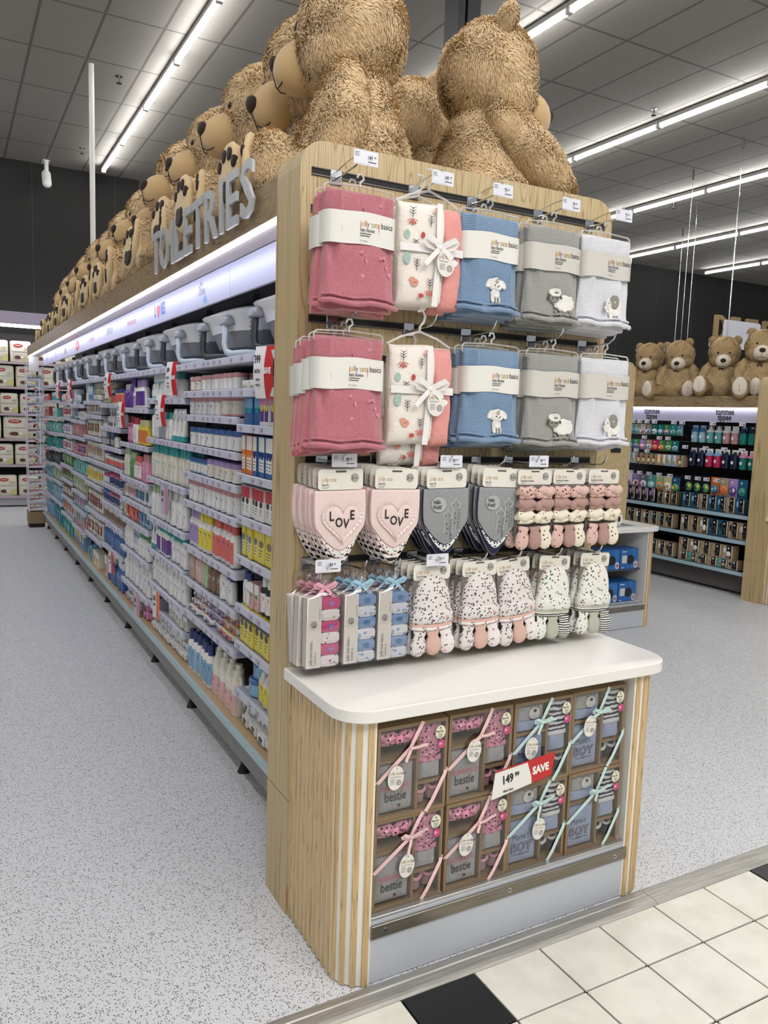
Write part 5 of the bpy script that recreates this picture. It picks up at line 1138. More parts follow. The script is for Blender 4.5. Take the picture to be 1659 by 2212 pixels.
        b = MB(); b.loft([se(rx*.46, rx*.46, h*.83, n, cy=ry), se(rx*.46, rx*.46, h*.90, n, cy=ry), se(rx*.34, rx*.34, h*.90, n, cy=ry), se(rx*.33, rx*.33, h, n, cy=ry)], cap_); part('cap', b)
        b = MB(); arc(b, rx+e, ry+e, h*.07, h*.42, -60, 55, lab, 2.8, cy=ry); arc(b, rx+2*e, ry+2*e, h*.28, h*.38, -50, 10, logo, 2.8, oval=True, cy=ry); part('label', b, False)
    if near:
        for nm, b, sm in P: b.build(nm, t, sm)
    else:
        a = MB()
        for nm, b, sm in P:
            o = len(a.v); a.v += b.v; a.f += [tuple(o+j for j in f) for f in b.f]; a.mi += [a.mat(b.mats[i]) for i in b.mi]
        nm = t.name; bpy.data.objects.remove(t); t = link(KN[kind], a.mesh(KN[kind], True)); t['category'] = CT[kind]
    return t
def put(kind, w, h, cols, near, loc, rz, label, group):
    key = (kind, w, h, cols, near)
    if key not in _PR: _PR[key] = Proto(lambda: product(kind, w, h, cols, near))
    return _PR[key].put(loc, rz, label, group)
# rows: (bay, level, [(kind, width, height, colours body/cap/label/logo, count, rows deep, words)...]) from the far end of the bay towards the wooden end; '-' is a gap
T_ = """
1 1 box .075 .035 CWCW 2 1 flat cream carton|box .11 .07 RRrW 2 1 red carton|box .07 .075 YYKY 3 1 yellow and black plaster roll box
1 2 box .062 .105 BbBT 3 1 blue carton with green mark|box .05 .125 WmVY 5 1 pink and white carton
1 3 box .042 .155 OWWO 3 1 tall orange and white carton|box .042 .155 BWWN 5 1 tall blue and white carton|box .042 .155 OWWO 3 1 tall orange and white carton
1 4 box .050 .125 WRWK 9 1 white carton with crimson top
1 5 box .046 .150 YYyB 4 1 yellow carton with maroon edge|box .080 .148 YYYE 3 1 broad yellow carton|box .060 .14 BRWR 1 1 blue and red powder box
1 6 bot .048 .135 WNWN 2 1 white bottle with blue cap|box .05 .11 pWpG 2 1 pink and green carton|bot .055 .15 KWWR 3 1 black syrup bottle with white cap|box .05 .115 sDsD 4 1 pale grey carton
1 7 box .055 .155 YKYK 11 1 yellow giraffe carton with black stripe
1 8 - .06 0 - 0 0 -|tub .13 .072 bBbB 1 2s blue tub|pump .060 .15 CWYK 5 1 cream pump bottle with yellow label
1 0 pack .105 .060 WWWK 6 3s white wipes pack
2 1 tub .10 .07 PpCV 2 2 pink lidded cream jar|- .01 0 - 0 0 -|tub .062 .072 WPWp 8 2 small white jar with pink lid
2 2 tub .068 .088 WPWN 7 2 white jar with pink lid and navy logo|tub .115 .10 PPCr 2 1 large pink jar
2 3 tub .092 .085 WBWN 8 2 white jar with blue lid and navy logo
2 4 tub .060 .072 LBWN 5 2 pale blue jar with blue lid|tub .085 .082 WvCV 5 2 white jar with lilac lid
2 5 tub .072 .11 WPWN 10 2 tall white jar with pink lid
2 6 bot .058 .185 WvvN 3 1 white lotion bottle with lilac cap|bot .062 .185 WYYN 3 1 white lotion bottle with yellow cap|bot .068 .19 WrrN 5 1 white lotion bottle with salmon cap
2 7 clr .055 .155 ePeW 2 1 tan oil bottle|clr .055 .15 pppW 2 1 pale pink oil bottle|clr .055 .15 gYgT 2 1 green oil bottle|clr .055 .15 EPEW 3 1 brown oil bottle|bot .075 .155 WWWr 1 1 plain white bottle|bot .05 .135 WNWN 2 1 white bottle with blue cap
2 8 pack .10 .032 WrWN 3 3s wrapped soap pack, orange and white|pack .10 .032 WvvN 2 3s wrapped soap pack, lilac|pack .10 .034 CYrN 3 3s wrapped soap pack, coral and yellow
2 0 bot .062 .21 WNbN 6 2 tall white bottle with navy cap|jug .095 .225 CCpN 5 1 cream fabric softener jug|- .1 0 - 0 0 -
3 1 tube .045 .085 WtWt 6 2s small white tube with aqua cap|bot .055 .135 WTWt 2 1 white lotion bottle with aqua cap|bot .085 .135 WTWs 3 1 broad white bottle with aqua cap
3 2 bot .06 .175 WTWb 3 1 white wash bottle with teal cap|clr .06 .15 SsST 2 1 clear grey bottle with teal cap|bot .052 .15 WTWb 3 1 slim white bottle with teal cap|tube .075 .17 WTWs 3 1 white tube standing on a teal cap
3 3 bot .070 .19 CTCT 11 2 tall cream bottle with teal cap
3 4 ovb .075 .185 WgWt 4 1 white pump refill bottle|ovb .12 .19 WWWt 3 1 large flat white bottle|ovb .07 .16 WgWT 3 1 white bottle with pale green cap
3 5 tube .05 .165 WTVV 2 1 white tube with purple label|bot .062 .165 WTVR 6 1 white bottle with purple label|bot .058 .155 WTWV 5 1 slim white bottle with purple band
3 6 ovb .082 .16 WWWV 10 1 flat white bottle with purple oval
3 7 - .42 0 - 0 0 -|box .075 .075 CWCS 5 2s small cream carton in a stack
3 0 pack .11 .052 WWWs 7 3s shiny white wipes pack
4 1 ovb .085 .155 VsVv 2 1 purple shampoo bottle|ovb .062 .20 VVVs 2 1 tall violet bottle with purple cap|bot .05 .13 CWvV 1 1 slim cream bottle|ovb .09 .175 WvVV 3 1 white bottle with purple label
4 2 - .1 0 - 0 0 -|ovb .085 .175 MZmW 2 1 magenta bottle with dark red cap|ovb .08 .165 WRWW 2 1 white bottle with red cap|clr .08 .155 YyOG 3 1 golden oil bottle
4 3 ovb .08 .19 CgCg 2 1 tall cream green bottle|clr .08 .165 GgGg 2 1 clear green bottle|clr .06 .15 PrWR 3 1 clear pink bottle|ovb .095 .17 mPmW 2 1 pale pink shapely bottle
4 4 bag .075 .11 WRPG 5 1 white pouch with red top|bag .085 .12 WbBG 4 1 white pouch with blue top
4 5 bag .085 .12 CWyG 1 1 cream crinkled pouch|bag .085 .115 rPrR 4 1 pink pouch|bag .08 .115 LbBG 4 1 pale blue pouch
4 6 ovb .08 .175 WWWW 3 1 tall white bottle|tube .07 .165 WsbB 3 1 white tube with blue label|bot .07 .155 WGWT 5 1 white bottle with green cap
4 7 ovb .10 .185 WWWT 4 1 white body wash bottle|ovb .12 .19 WWWV 4 1 large white bottle with violet drop
4 0 pack .12 .055 WbpB 2 3s pastel wipes pack|pack .12 .055 WbWT 2 2s pale blue wipes pack|pack .12 .055 mvmV 3 3s lilac wipes pack
5 1 roll .08 .055 CCyK 4 3s cream cotton roll pack|- .03 0 - 0 0 -|gjar .052 .075 yNrY 2 1 yellow jelly jar with navy lid|gjar .072 .10 YNrR 5 1 yellow jelly jar with red label
5 2 box .055 .05 WNWN 4 2 small white jar box with navy edge|box .07 .075 WsKS 4 2s white carton with grey print|box .06 .10 WSWS 2 1 pale carton
5 3 box .09 .105 eWsB 2 1 beige carton|box .10 .11 DBsD 3 1 slate blue carton|bot .05 .10 WKWN 2 1 white bottle
5 4 tub .085 .10 WVWV 1 1 white pot with purple lid|gjar .05 .06 sWrS 12 2 clear glass jar with pink rim
5 5 tub .075 .065 WMWM 3 1 white pot with small label|tub .12 .09 WMNM 4 1 wide white pot with magenta lid
5 6 tub .065 .085 WBNr 4 1 white pot with blue lid|tub .065 .085 WMNr 6 1 white pot with magenta lid|box .06 .07 WWWK 1 1 white box
5 7 tub .085 .10 WCEE 8 1 white cotton bud tub with brown bands|tub .08 .10 WWEG 1 1 white tub with green dot
5 8 ovb .085 .155 BWBb 10 1 royal blue bottle with white cap
5 0 box .085 .16 WWrR 1 1 white carton with red band|tube .07 .20 BBbW 3 1 royal blue tube|ovb .085 .215 BWBW 6 1 large royal blue bottle with white cap
6 1 box .04 .15 WbsB 4 1 slim pale blue carton|box .09 .12 bWBW 2 1 blue and white box|roll .09 .05 CyCE 3 3s cream soap pack
6 2 bag .08 .11 sCeW 8 1 clear bag of cream puffs
6 3 bag .08 .15 CyEe 8 1 cotton wool bag
6 4 bag .08 .16 CyeE 9 1 tall cotton wool bag
6 5 bag .08 .15 CyYe 9 1 cream cotton bag
6 6 bag .085 .17 CyZe 8 1 cotton bag with maroon print
6 7 bag .085 .16 CWZy 8 1 cotton bag with plum stripe
6 0 bag .09 .12 bmTv 2 1 pastel bag|box .12 .11 TKTD 1 1 dark teal box|box .15 .12 CCyR 2 1 cream storage carton
7 1 box .035 .14 WbRB 6 1 slim white carton with blue side|box .08 .09 bWLW 3 1 pale blue box|bag .08 .11 KeWs 1 1 dark bag
7 2 pack .11 .04 GgGg 1 1 lime wipes pack|pack .11 .04 bBWT 2 2s blue wipes pack|bag .08 .09 WVWV 4 1 white and violet bag
7 3 bag .09 .13 PRPr 7 1 rose pink sponge bag
7 4 bag .08 .10 mWPV 4 1 pink and white toy card|bag .09 .12 PrVW 4 1 pink slipper pack
7 5 bag .09 .13 tTtL 8 1 aqua sponge bag
7 6 bag .085 .13 gsCG 8 1 pale green bag
7 7 bag .09 .15 tWmT 8 1 aqua and pink toy bag
7 8 bag .095 .20 PmSt 7 1 large pink and aqua bag
7 0 box .065 .16 SYEb 5 1 grey toy box with yellow top|box .065 .16 bYEW 4 1 blue toy box with yellow top
8 1 bag .05 .10 pRWr 6 1 pink and white toothbrush pack|bag .08 .11 WAPe 3 1 white bag
8 2 bag .08 .12 WGRs 7 1 white and green pack
8 3 bag .08 .11 WVvW 7 1 lilac and white pack
8 4 bag .085 .11 WRMW 7 1 white pack with red corner
8 5 bag .085 .13 GGge 8 1 green pack
8 6 bag .085 .13 gGEG 8 1 green and brown pack
8 7 bag .085 .12 EbWA 8 1 brown and blue pack
8 8 bag .09 .16 sWOL 8 1 silver pack with orange mark
8 0 bag .09 .17 TLTt 8 1 teal bottle pack
9 1 box .05 .09 TWTt 8 1 green and white carton
9 2 box .05 .10 tWAt 8 1 mint carton
9 3 bag .07 .12 tTtW 8 1 mint pack
9 4 bag .07 .12 TTTt 8 1 deep teal pack
9 5 bag .07 .13 DTDL 8 1 dark teal pack
9 6 bag .07 .15 gsgs 8 1 sage pack
9 7 bag .07 .16 LTLt 8 1 blue green pack
9 0 bag .08 .17 TLBt 8 1 teal and blue pack
10 1 box .05 .08 rWPr 8 1 coral carton
10 2 box .05 .11 rWAr 8 1 coral and cream carton
10 3 bag .07 .12 tLtW 8 1 pale mint pack
10 4 bag .07 .12 TTTB 8 1 green pack with blue label
10 5 bag .07 .12 DBDr 8 1 navy pack
10 6 bag .07 .14 LbLT 8 1 sky blue pack
10 7 bag .07 .16 bBTL 8 1 blue sponge pack
10 0 bag .08 .17 bBbL 8 1 light blue pack
"""
for ln in T_.strip().split('\n'):
    bs, lv, rest = ln.split(' ', 2); bi = int(bs)-1; lv = int(lv); near = bi < 4; far = bi > 4
    z = .2255 if lv == 0 else ZB[bi][lv-1]+.0025
    lvn = 'bottom level' if lv == 0 else '%s level' % ORD[lv-1]
    y = BAY[bi+1]-.012; ymin = BAY[bi]+.01 if bi else 2.68
    rr = random.Random(bi*31+lv)
    for it in rest.split('|'):
        k, w_, h_, cols, cnt, deep, words = it.split(' ', 6); w_ = float(w_); h_ = float(h_); cnt = int(cnt)
        if k == '-': y -= w_; continue
        stack = deep.endswith('s'); deep = int(deep.rstrip('s')); g = '%ss, %s, %s bay' % (words, lvn, ORD[bi])
        for i in range(cnt):
            if y-w_ < ymin: break
            yc = y-w_/2
            for d in range(deep):
                if stack:
                    if k == 'pack' and rr.random() < .15 and d == deep-1: continue
                    loc = (XF+.02+rr.uniform(0, .012)+(.012*d), yc+rr.uniform(-.01, .01)*(k == 'pack'), z+h_*d*.97+.0005); rz = -PI/2+rr.uniform(-.12, .12)*(k != 'box')
                else:
                    loc = (XF+.018+rr.uniform(0, .012)+d*(w_+.006), yc+rr.uniform(-.0015, .0015), z); rz = -PI/2+rr.uniform(-.25, .25)*(k in ('tub', 'gjar', 'bot'))
                lab = '%s, %s, %s bay from the wooden end' % (words, lvn, ORD[bi])
                put(k, w_, h_, cols, near, loc, rz, lab, g)
            y -= w_+.003
# ================================================================ MIDDLE GONDOLA (blue boxes) AND RIGHT GONDOLA (feeding range)
for x0, x1, y0, y1, zt, nm in ((3.66, 4.80, 4.84, 10.6, 1.90, 'plain grey shelving frame behind the middle wooden end panel'),):
    t = thing('shelving_unit', nm, 'shelving', (0, 0, 0)); b = MB(); b.box((x0+x1)/2-.02, (x0+x1)/2+.02, y0, y1, .1, zt, BACKP); b.build('back_panel', t)
    for z in (.2, .55, .9, 1.25, 1.6, zt):
        b = MB(); b.box(x0+.05, x1-.05, y0, y1, z-.03, z, SHM); b.build('shelf_board', t)
    b = MB(); b.box(x0+.08, x1-.08, y0, y1, 0, .17, GREYB); b.build('plinth', t)
t = thing('rear_shelving', 'plain shelves on the hidden far side of the toiletries gondola', 'shelving', (0, 0, 0))
for z in (.2, .6, 1.0, 1.4, 1.8):
    b = MB(); b.box(1.462, 1.9, 2.33, YE, z-.03, z, SHM); b.build('shelf_board', t)
b = MB(); b.box(1.47, 1.87, 2.33, YE, 0, .17, GREYB); b.build('plinth', t)
end_panel(3.645, 4.66, 1.166, 2.04, 'lower wooden end panel behind the headbands, above the blue boxes', False)
cabinet(3.66, 4.765, 4.659, 4.275, .742, 3.74, 4.665, 'small slatted white cabinet holding blue boxes, behind the main display', shelf=.452, zlow=.195, back=ASHX)
worktop(3.63, 4.80, 4.6595, 4.245, .782, 'white worktop of the rear cabinet with a leaflet on it')
b = MB(); b.box(4.40, 4.66, 4.625, 4.633, .60, .742, ASHX); b.build('upper_board', [o for o in bpy.data.objects if o.name == 'display_cabinet.001'][0])
BLU = M('1f62a8', .35, name='blue_box_card'); BLD = M('17477c', .35, name='deep_blue_card')
def bbox_f():
    t = thing('breast_pump_box', '', 'box'); b = MB(); b.box(-.092, .092, 0, .14, 0, .155, BLU, .001); b.build('carton', t)
    b = MB(); b.box(.015, .09, -.0008, 0, .004, .151, M('2a6cb2', .35, name='mid_blue_card')); b.prism(rrect(-.075, -.022, .045, .105, .01), -.0014, -.0004, M('c9cbd2', .4)); b.prism(circ(.012, .072, .036, .036, 20), -.004, -.001, M('14161b', .25, name='black_motor_print')); b.prism(rrect(.05, .088, .004, .058, .016), -.0018, -.0008, M('c7bcc4', .4)); b.prism(circ(.070, .030, .008, .012), -.0022, -.0018, M('a8434e', .5))
    b.box(-.075, -.03, -.0012, 0, .130, .138, M('c9d4e6', .4)); b.box(-.075, -.055, -.0012, 0, .008, .014, WHITE); b.build('printed_front', t); return t
BB = Proto(bbox_f)
for z, lv in ((.4525, 'glass shelf'), (.1975, 'cabinet floor')):
    for i in range(4): BB.put((4.545-.192*i, 4.335, z), 0, 'blue carton with black motor print on the %s, %s from the right side' % (lv, ORD[i]))
for i in range(2): BB.put((4.47-.18*i, 4.50, .1975), .05, 'blue carton behind the front row on the cabinet floor, %s one' % ['right', 'left'][i])
t = thing('baby_monitor', 'white ring shaped monitor with dark centre on the rear worktop', 'monitor', (4.43, 4.36, .782)); b = MB()
b.X = Matrix.Translation((0, 0, .055)); b.sweep([(.026*math.cos(2*PI*j/24), 0, .033*math.sin(2*PI*j/24)) for j in range(25)], .013, WHITE, 10, caps=False, up=(0, 1, 0)); b.X = Matrix(); b.build('ring', t, True)
b = MB(); b.prism(circ(0, .055, .016, .024), -.006, .006, M('2b2b2e', .3)); b.build('centre', t); b = MB(); b.box(-.05, .03, -.005, .04, 0, .012, WHITE, .004); b.build('stand', t); b = MB(); b.box(-.055, -.02, .0, .03, .01, .075, WHITE, .012); b.build('rear_case', t)
t = thing('leaflet', 'grey printed leaflet lying on the rear white worktop', 'leaflet', (4.50, 4.42, .7825), .1); b = MB(); b.box(-.13, .10, -.09, .06, 0, .001, M('9aa3a6', .4)); b.box(-.02, .09, -.05, .05, .001, .0012, M('5d676b', .4)); b.build('printed_sheet', t)
b = MB(); b.box(4.60, 4.70, 4.652, 4.6595, 1.325, 1.365, M('151515', .4)); tag(b.build('black_label'), 'small black label plate on the rear wooden panel', 'label plate')

# right gondola
XT = 6.34
t = thing('shelving_unit', 'black backed shelving of the feeding range on the right', 'shelving', (0, 0, 0))
b = MB(); b.box(6.62, 6.66, 4.63, 7.8, .05, 1.74, M('0d0d0e', .6, name='black_back_panel')); b.build('back_panel', t)
b = MB(); b.box(6.44, 6.62, 4.63, 7.8, .03, .19, M('5c5855', .6, name='brown_grey_plinth')); b.build('plinth', t)
t = thing('shelf_canopy', 'oak canopy board carrying the beige bears on the right', 'canopy', (0, 0, 0)); b = MB(); b.box(XT-.02, XT, 4.63, 7.8, 1.735, 1.842, OAK); b.build('oak_fascia', t); b = MB(); b.box(XT, 7.3, 4.63, 7.8, 1.80, 1.815, M('8d8477', .6)); b.build('top_deck', t)
b = MB(); b.box(XT-.008, XT+.012, 4.65, 7.8, 1.726, 1.735, M('f6f4ff', em=LED*.6, name='led_strip_2')); b.build('light_strip', t)
for i, (ya, yb, ty, nm) in enumerate(((4.635, 5.30, 5.02, 'right'), (5.30, 6.40, 5.90, 'left'))):
    t = thing('brand_board', 'lit white board with two lines of bold black lettering, the %s one' % nm, 'sign', (XT+.02, yb, 1.60), -PI/2); b = MB(); b.box(.001, yb-ya, 0, .012, 0, .128, SG); c = b.build('board', t)
    b = MB(); b.text('tommee', .082, INK, yb-ty, .070, -.001, align='CENTER', sx=.72, bold=.03); b.text('tippee', .082, INK, yb-ty, .018, -.001, align='CENTER', sx=.72, bold=.03); b.build('lettering', c)
for z, lv in ((.757, 'upper'), (.525, 'middle'), (.235, 'lower')):
    for ya, yb, nm in ((4.64, 5.46, 'right'), (5.46, 6.28, 'left'), (6.28, 7.1, 'far left')):
        t = thing('shelf', 'black shelf with pale blue price rail, %s level, %s bay of the feeding range' % (lv, nm), 'shelf', (XT, yb, z), -PI/2); b = MB(); b.box(0, yb-ya, .012, .28, -.02, -.004, M('17171a', .5)); b.build('shelf_board', t)
        b = MB(); b.box(0, yb-ya-.002, 0, .012, -.034, .0, M('a9c3d2', .4, name='pale_blue_rail2')); r = b.build('price_rail', t)
STARP = [( (.5 if j % 2 else 1.)*math.sin(PI*j/5), (.5 if j % 2 else 1.)*math.cos(PI*j/5)) for j in range(10)]
def star(b, x, z, s, y=-.001, m=None): b.add([(x+p[0]*s, y, z+p[1]*s) for p in STARP], [tuple(range(10))], m or WHITE)
CC.update({'1': '16233f', '2': 'c0285a', '3': '1c7f74', '4': '74727a', '5': '8d7fb0', '6': '6f6350', '7': '1d1b22', '8': '2b5f86', '9': '5fa0a0', '0': 'b98a8f'})
def tt_item(kind, w_, h_, cols):
    a, c, d, e = [pm(q, .25) for q in cols]; nm = {'cup': 'drinking_cup', 'blis': 'blister_pack', 'tbox': 'bottle_box', 'soft': 'pacifier_pack'}[kind]; b = MB(); r = w_/2
    if kind == 'cup':
        b.loft([se(r*k_, r*k_, z*h_, 14, cy=r) for z, k_ in ((0, .72), (.03, .8), (.3, .86), (.55, .80), (.62, .86))], a); b.loft([se(r*k_, r*k_, z*h_, 14, cy=r) for z, k_ in ((.62, .95), (.72, .95), (.76, .6), (.86, .35), (.9, .2))], c); b.prism(circ(0, h_*.33, r*.28, h_*.09), -.002+.1*r, .16*r, e); b.box(-r*.8, r*.8, r, r+.001, h_*.7, h_, d); star(b, 0, h_*.9, r*.42, r-.001)
    elif kind in ('blis', 'soft'):
        b.box(-r, r, .006, .007, 0, h_, d); b.ell((0, .0, h_*.32), (r*.85, .02, h_*.26), a, 12, 8); b.ell((-r*.25, -.015, h_*.3), (r*.3, .012, h_*.12), c, 10, 6); b.ell((r*.35, -.012, h_*.36), (r*.25, .012, h_*.12), e, 10, 6); star(b, -r*.3, h_*.8, r*.28, .004)
    else:
        b.box(-r+.001, r-.001, 0, .09, 0, h_, a, .001); b.box(-r*.1, r*.75, -.001, 0, h_*.06, h_*.98, c); b.ell((-r*.45, -.001, h_*.62), (r*.28, .008, h_*.2), e, 12, 8); b.ell((r*.25, -.002, h_*.38), (r*.42, .012, h_*.2), d, 14, 8); star(b, r*.25, h_*.8, r*.24, -.002); b.box(r*.78, r*.98, -.0012, 0, h_*.1, h_*.95, pm('y')); b.box(r*.0, r*.6, -.0015, 0, h_*.08, h_*.16, pm('6'))
    o = link(nm, b.mesh(nm, True)); o['category'] = {'cup': 'cup', 'blis': 'pack', 'tbox': 'box', 'soft': 'pack'}[kind]; return o
_TT = {}
TTR = """
L 1.455 blis .075 .105 90b3,b3g9,0WW9,bWe4,WN3b,bL3W,5rGY,9LTG 9 small teal card of soothers|1
L 1.295 blis .080 .105 b03G,5VG3,mvvW,sTeB,rO2e,OyGe,gTG3 8 soother pack in mixed colours|1
L 1.145 tbox .062 .115 LWeb,eDyr,eDyO,eWyO 11 small bottle pack with white top|2
L .885 soft .10 .155 5sW7,0s57,s045,tt9W,O9gT,WGyr,GY8e 7 hanging rattle or teether|1
L .758 tbox .085 .15 7570,7575,7570 5 black and lilac bottle carton|4
L .758 tbox .080 .14 677e,e77W 3 kraft and black bottle carton|1
L .526 tbox .095 .145 e777,e77W,e779 8 kraft and black pump carton|2
L .236 tbox .10 .145 e777,677e,e77W 7 kraft and black steriliser carton|2
R 1.400 cup .085 .165 L8bW,9s4W,0sWW,3183,3183,3183,3183,2s2W 8 teal lidded toddler cup|2
R 1.170 cup .088 .175 11sW,2bWW,11WW,3mWW,4WWs,4mWs,5bWW,5s4W 8 sports drinking cup with pale lid|2
R .910 soft .095 .17 G17Y,G17Y,G17Y,8LOL,OreO,V4vW,3T89,eWes 8 hanging feeding accessory|1
R .758 tbox .095 .15 877b,877b,e77e 8 blue and black bottle carton|1
R .526 tbox .105 .16 e77W,e77e,e7WW,8777,8777,e777 7 kraft or blue pump carton|1
R .236 tbox .11 .09 e77e,97e9,e771 6 flat kraft carton at the bottom|1
R .328 tbox .12 .13 e77e,e7WW,e77e 5 wide kraft carton on top|1
"""
for ln in TTR.strip().split('\n'):
    sd, z, kind, w_, h_, rest = ln.split(' ', 5); cols, cnt, words = rest.split(' ', 2)
    words, sk = words.split('|'); cols = cols.split(','); z = float(z); w_ = float(w_); h_ = float(h_); cnt = int(cnt); y = (6.24 if sd == 'L' else 5.44)
    if sd == 'L' and 'kraft and black bottle' in words: y = 5.76
    lv = {1.455: 'top row', 1.4: 'top row', 1.295: 'second row', 1.17: 'second row', 1.145: 'third row', .885: 'fourth row', .91: 'third row', .758: 'upper shelf', .526: 'middle shelf', .236: 'lower shelf', .328: 'lower shelf'}[z]
    for i in range(cnt):
        if y-w_ < (5.46 if sd == 'L' else 4.66): break
        cc = cols[i % len(cols)] if int(sk) == 1 else cols[i//int(sk) % len(cols)]
        key = (kind, w_, h_, cc)
        if key not in _TT: _TT[key] = Proto(lambda kind=kind, w_=w_, h_=h_, cc=cc: tt_item(kind, w_, h_, cc))
        _TT[key].put((XT+(.03 if z in (.758, .526, .236, .328) else .05), y-w_/2, z+(.09 if False else 0)), -PI/2, '%s, %s, %s half of the feeding range shelves' % (words, lv, 'left' if sd == 'L' else 'right'), '%s of the feeding range, %s' % (words, lv))
        y -= w_+.006
# hanging rods behind the rows and their tickets
t = thing('peg_bars', 'black peg bars carrying the feeding range packs', 'rail', (0, 0, 0))
for z in (1.56, 1.40, 1.26, 1.05):
    b = MB(); b.box(6.44, 6.46, 4.66, 6.3, z-.006, z+.006, DARK); b.build('bar', t)
def tk_f():
    o = thing('shelf_ticket', '', 'price ticket'); b = MB(); b.box(-.034, .034, -.001, .001, -.017, .017, M('d5d3e0', .3)); b.build('ticket_card', o); b = MB(); b.box(.008, .028, -.0016, -.001, -.010, .006, INK2); b.box(-.026, -.006, -.0016, -.001, 0, .003, INK2); b.build('ticket_print', o); b = MB(); b.box(-.002, .002, .001, .13, .014, .017, DARK); b.build('ticket_arm', o); return o
TK = Proto(tk_f)
for row, z, ys in (('top', 1.585, (6.12, 6.03, 5.93, 5.83, 5.58, 5.48, 5.12, 4.80)), ('second', 1.425, (5.95, 5.75, 5.64)), ('third', 1.35, (5.42, 5.18, 4.97, 4.78)), ('fourth', 1.285, (6.15, 6.05, 5.9)), ('fifth', 1.055, (6.1, 5.98, 5.85, 5.72, 5.58, 5.36, 5.24, 5.14, 5.02))):
    for y in ys: TK.put((XT-.01, y, z), -PI/2, 'small white shelf ticket, %s ticket row of the feeding range' % row, 'tickets of the feeding range, %s row' % row)
end_panel(6.29, 4.45, 1.166, 2.01, 'wooden end panel at the right edge of the picture', False)
cabinet(6.33, 7.43, 4.449, 4.08, .742, 6.42, 7.33, 'slatted white cabinet at the right edge under a white worktop', zlow=.195)
worktop(6.29, 7.46, 4.4495, 4.05, .782, 'white worktop at the right edge of the picture')
# beige bears
DB = bear_parts(FUR2, WHITEP, WHITEP, False, 1.3, .018, .0062)
for i, (y, x, rz, hd, sc, lg, d) in enumerate(((6.22, 6.62, PI+.35, (0, .15, .1), .68, ((.35, 0, .0), (.35, 0, .0)), 'leftmost, half hidden by the white blankets'), (5.80, 6.60, PI+.45, (.15, .25, .1), .68, ((.45, 0, 0), (.2, 0, 0)), 'second from the left, head tilted'), (5.27, 6.60, PI+.50, (.0, .22, .15), .68, ((.1, 0, .06), (.35, 0, .06)), 'third, both cream soles together'),
        (4.86, 6.60, PI+.55, (-.1, -.02, .1), .72, ((.0, 0, .0), (.3, 0, .05)), 'fourth, tallest and smiling'), (4.62, 6.72, PI+.2, (0, .0, .0), .72, ((.2, 0, 0), (.2, 0, 0)), 'fifth, cut by the right picture edge'))):
    bear_asm(DB, 'beige teddy bear with plaid bow, %s' % d, (x, y, 1.817), rz, sc, hd, .0, lg, tag_=(-1 if i in (0, 1, 2, 3) else 0), bow_=True)
# ================================================================ BACK WALL: NAPPY SHELVES, WORD SIGN, END RACKS
PKM = M('e2ddcb', .35, coat=.3, name='nappy_pack_film'); PKR = M('b5262c', .4, name='red_oval'); PKB = M('5a3626', .6, name='brown_print'); PKG = M('c9c27a', .5, name='olive_corner')
def nappy(W, Hh):
    def f():
        t = thing('nappy_pack', '', 'nappy pack'); b = MB(); rg = []
        for z, s_ in ((0, .9), (.01, .98), (Hh*.5, 1.), (Hh-.015, .98), (Hh, .86)): rg.append(se(W/2*s_, .10*s_, z, 16, 6, cy=.10))
        b.loft(rg, PKM); b.build('wrapper', t, True); b = MB(); b.prism(el(-W*.12, Hh*.78, W*.22, Hh*.085), -.004, -.001, PKR); b.text('HUGGIES', W*.085, WHITE, -W*.12, Hh*.755, -.005, align='CENTER', sx=.75, bold=.02)
        b.prism(el(-W*.14, Hh*.22, W*.16, Hh*.085), -.003, -.001, PKB); b.prism(el(W*.05, Hh*.24, W*.08, Hh*.05), -.0035, -.001, M('f0ead8', .5)); b.prism([(W*.15, Hh*.05), (W*.47, Hh*.05), (W*.47, Hh*.38), (W*.25, Hh*.25)], -.003, -.001, PKG); b.box(-W*.46, W*.46, -.003, -.001, Hh*.485, Hh*.50, INK2)
        for i in range(3): b.box(W*.15, W*.42, -.003, -.001, Hh*(.68-.05*i), Hh*(.69-.05*i), M('a9a06a', .5))
        b.build('printed_front', t); return t
    return f
NP = {k_: Proto(nappy(*k_)) for k_ in ((.29, .31), (.25, .30), (.42, .33))}
t = thing('shelving_unit', 'nappy shelving with lilac header along the black back wall', 'shelving', (0, 0, 0))
b = MB(); b.box(-1.2, 2.6, 13.5, 13.55, 0, 2.6, M('2a2727', .7)); b.build('back_panel', t); b = MB(); b.box(-1.2, 2.6, 13.16, 13.5, .02, .15, M('b4b2b6', .5)); b.build('plinth', t); b = MB(); b.box(-1.2, 2.6, 12.95, 13.0, 2.70, 2.88, M('a9a0b4', .5, name='lilac_header')); b.build('header_board', t)
b = MB(); b.box(-1.2, 2.6, 12.96, 13.0, 2.66, 2.70, M('fbf8ff', em=LED, name='led_strip_3')); b.build('light_strip', t)
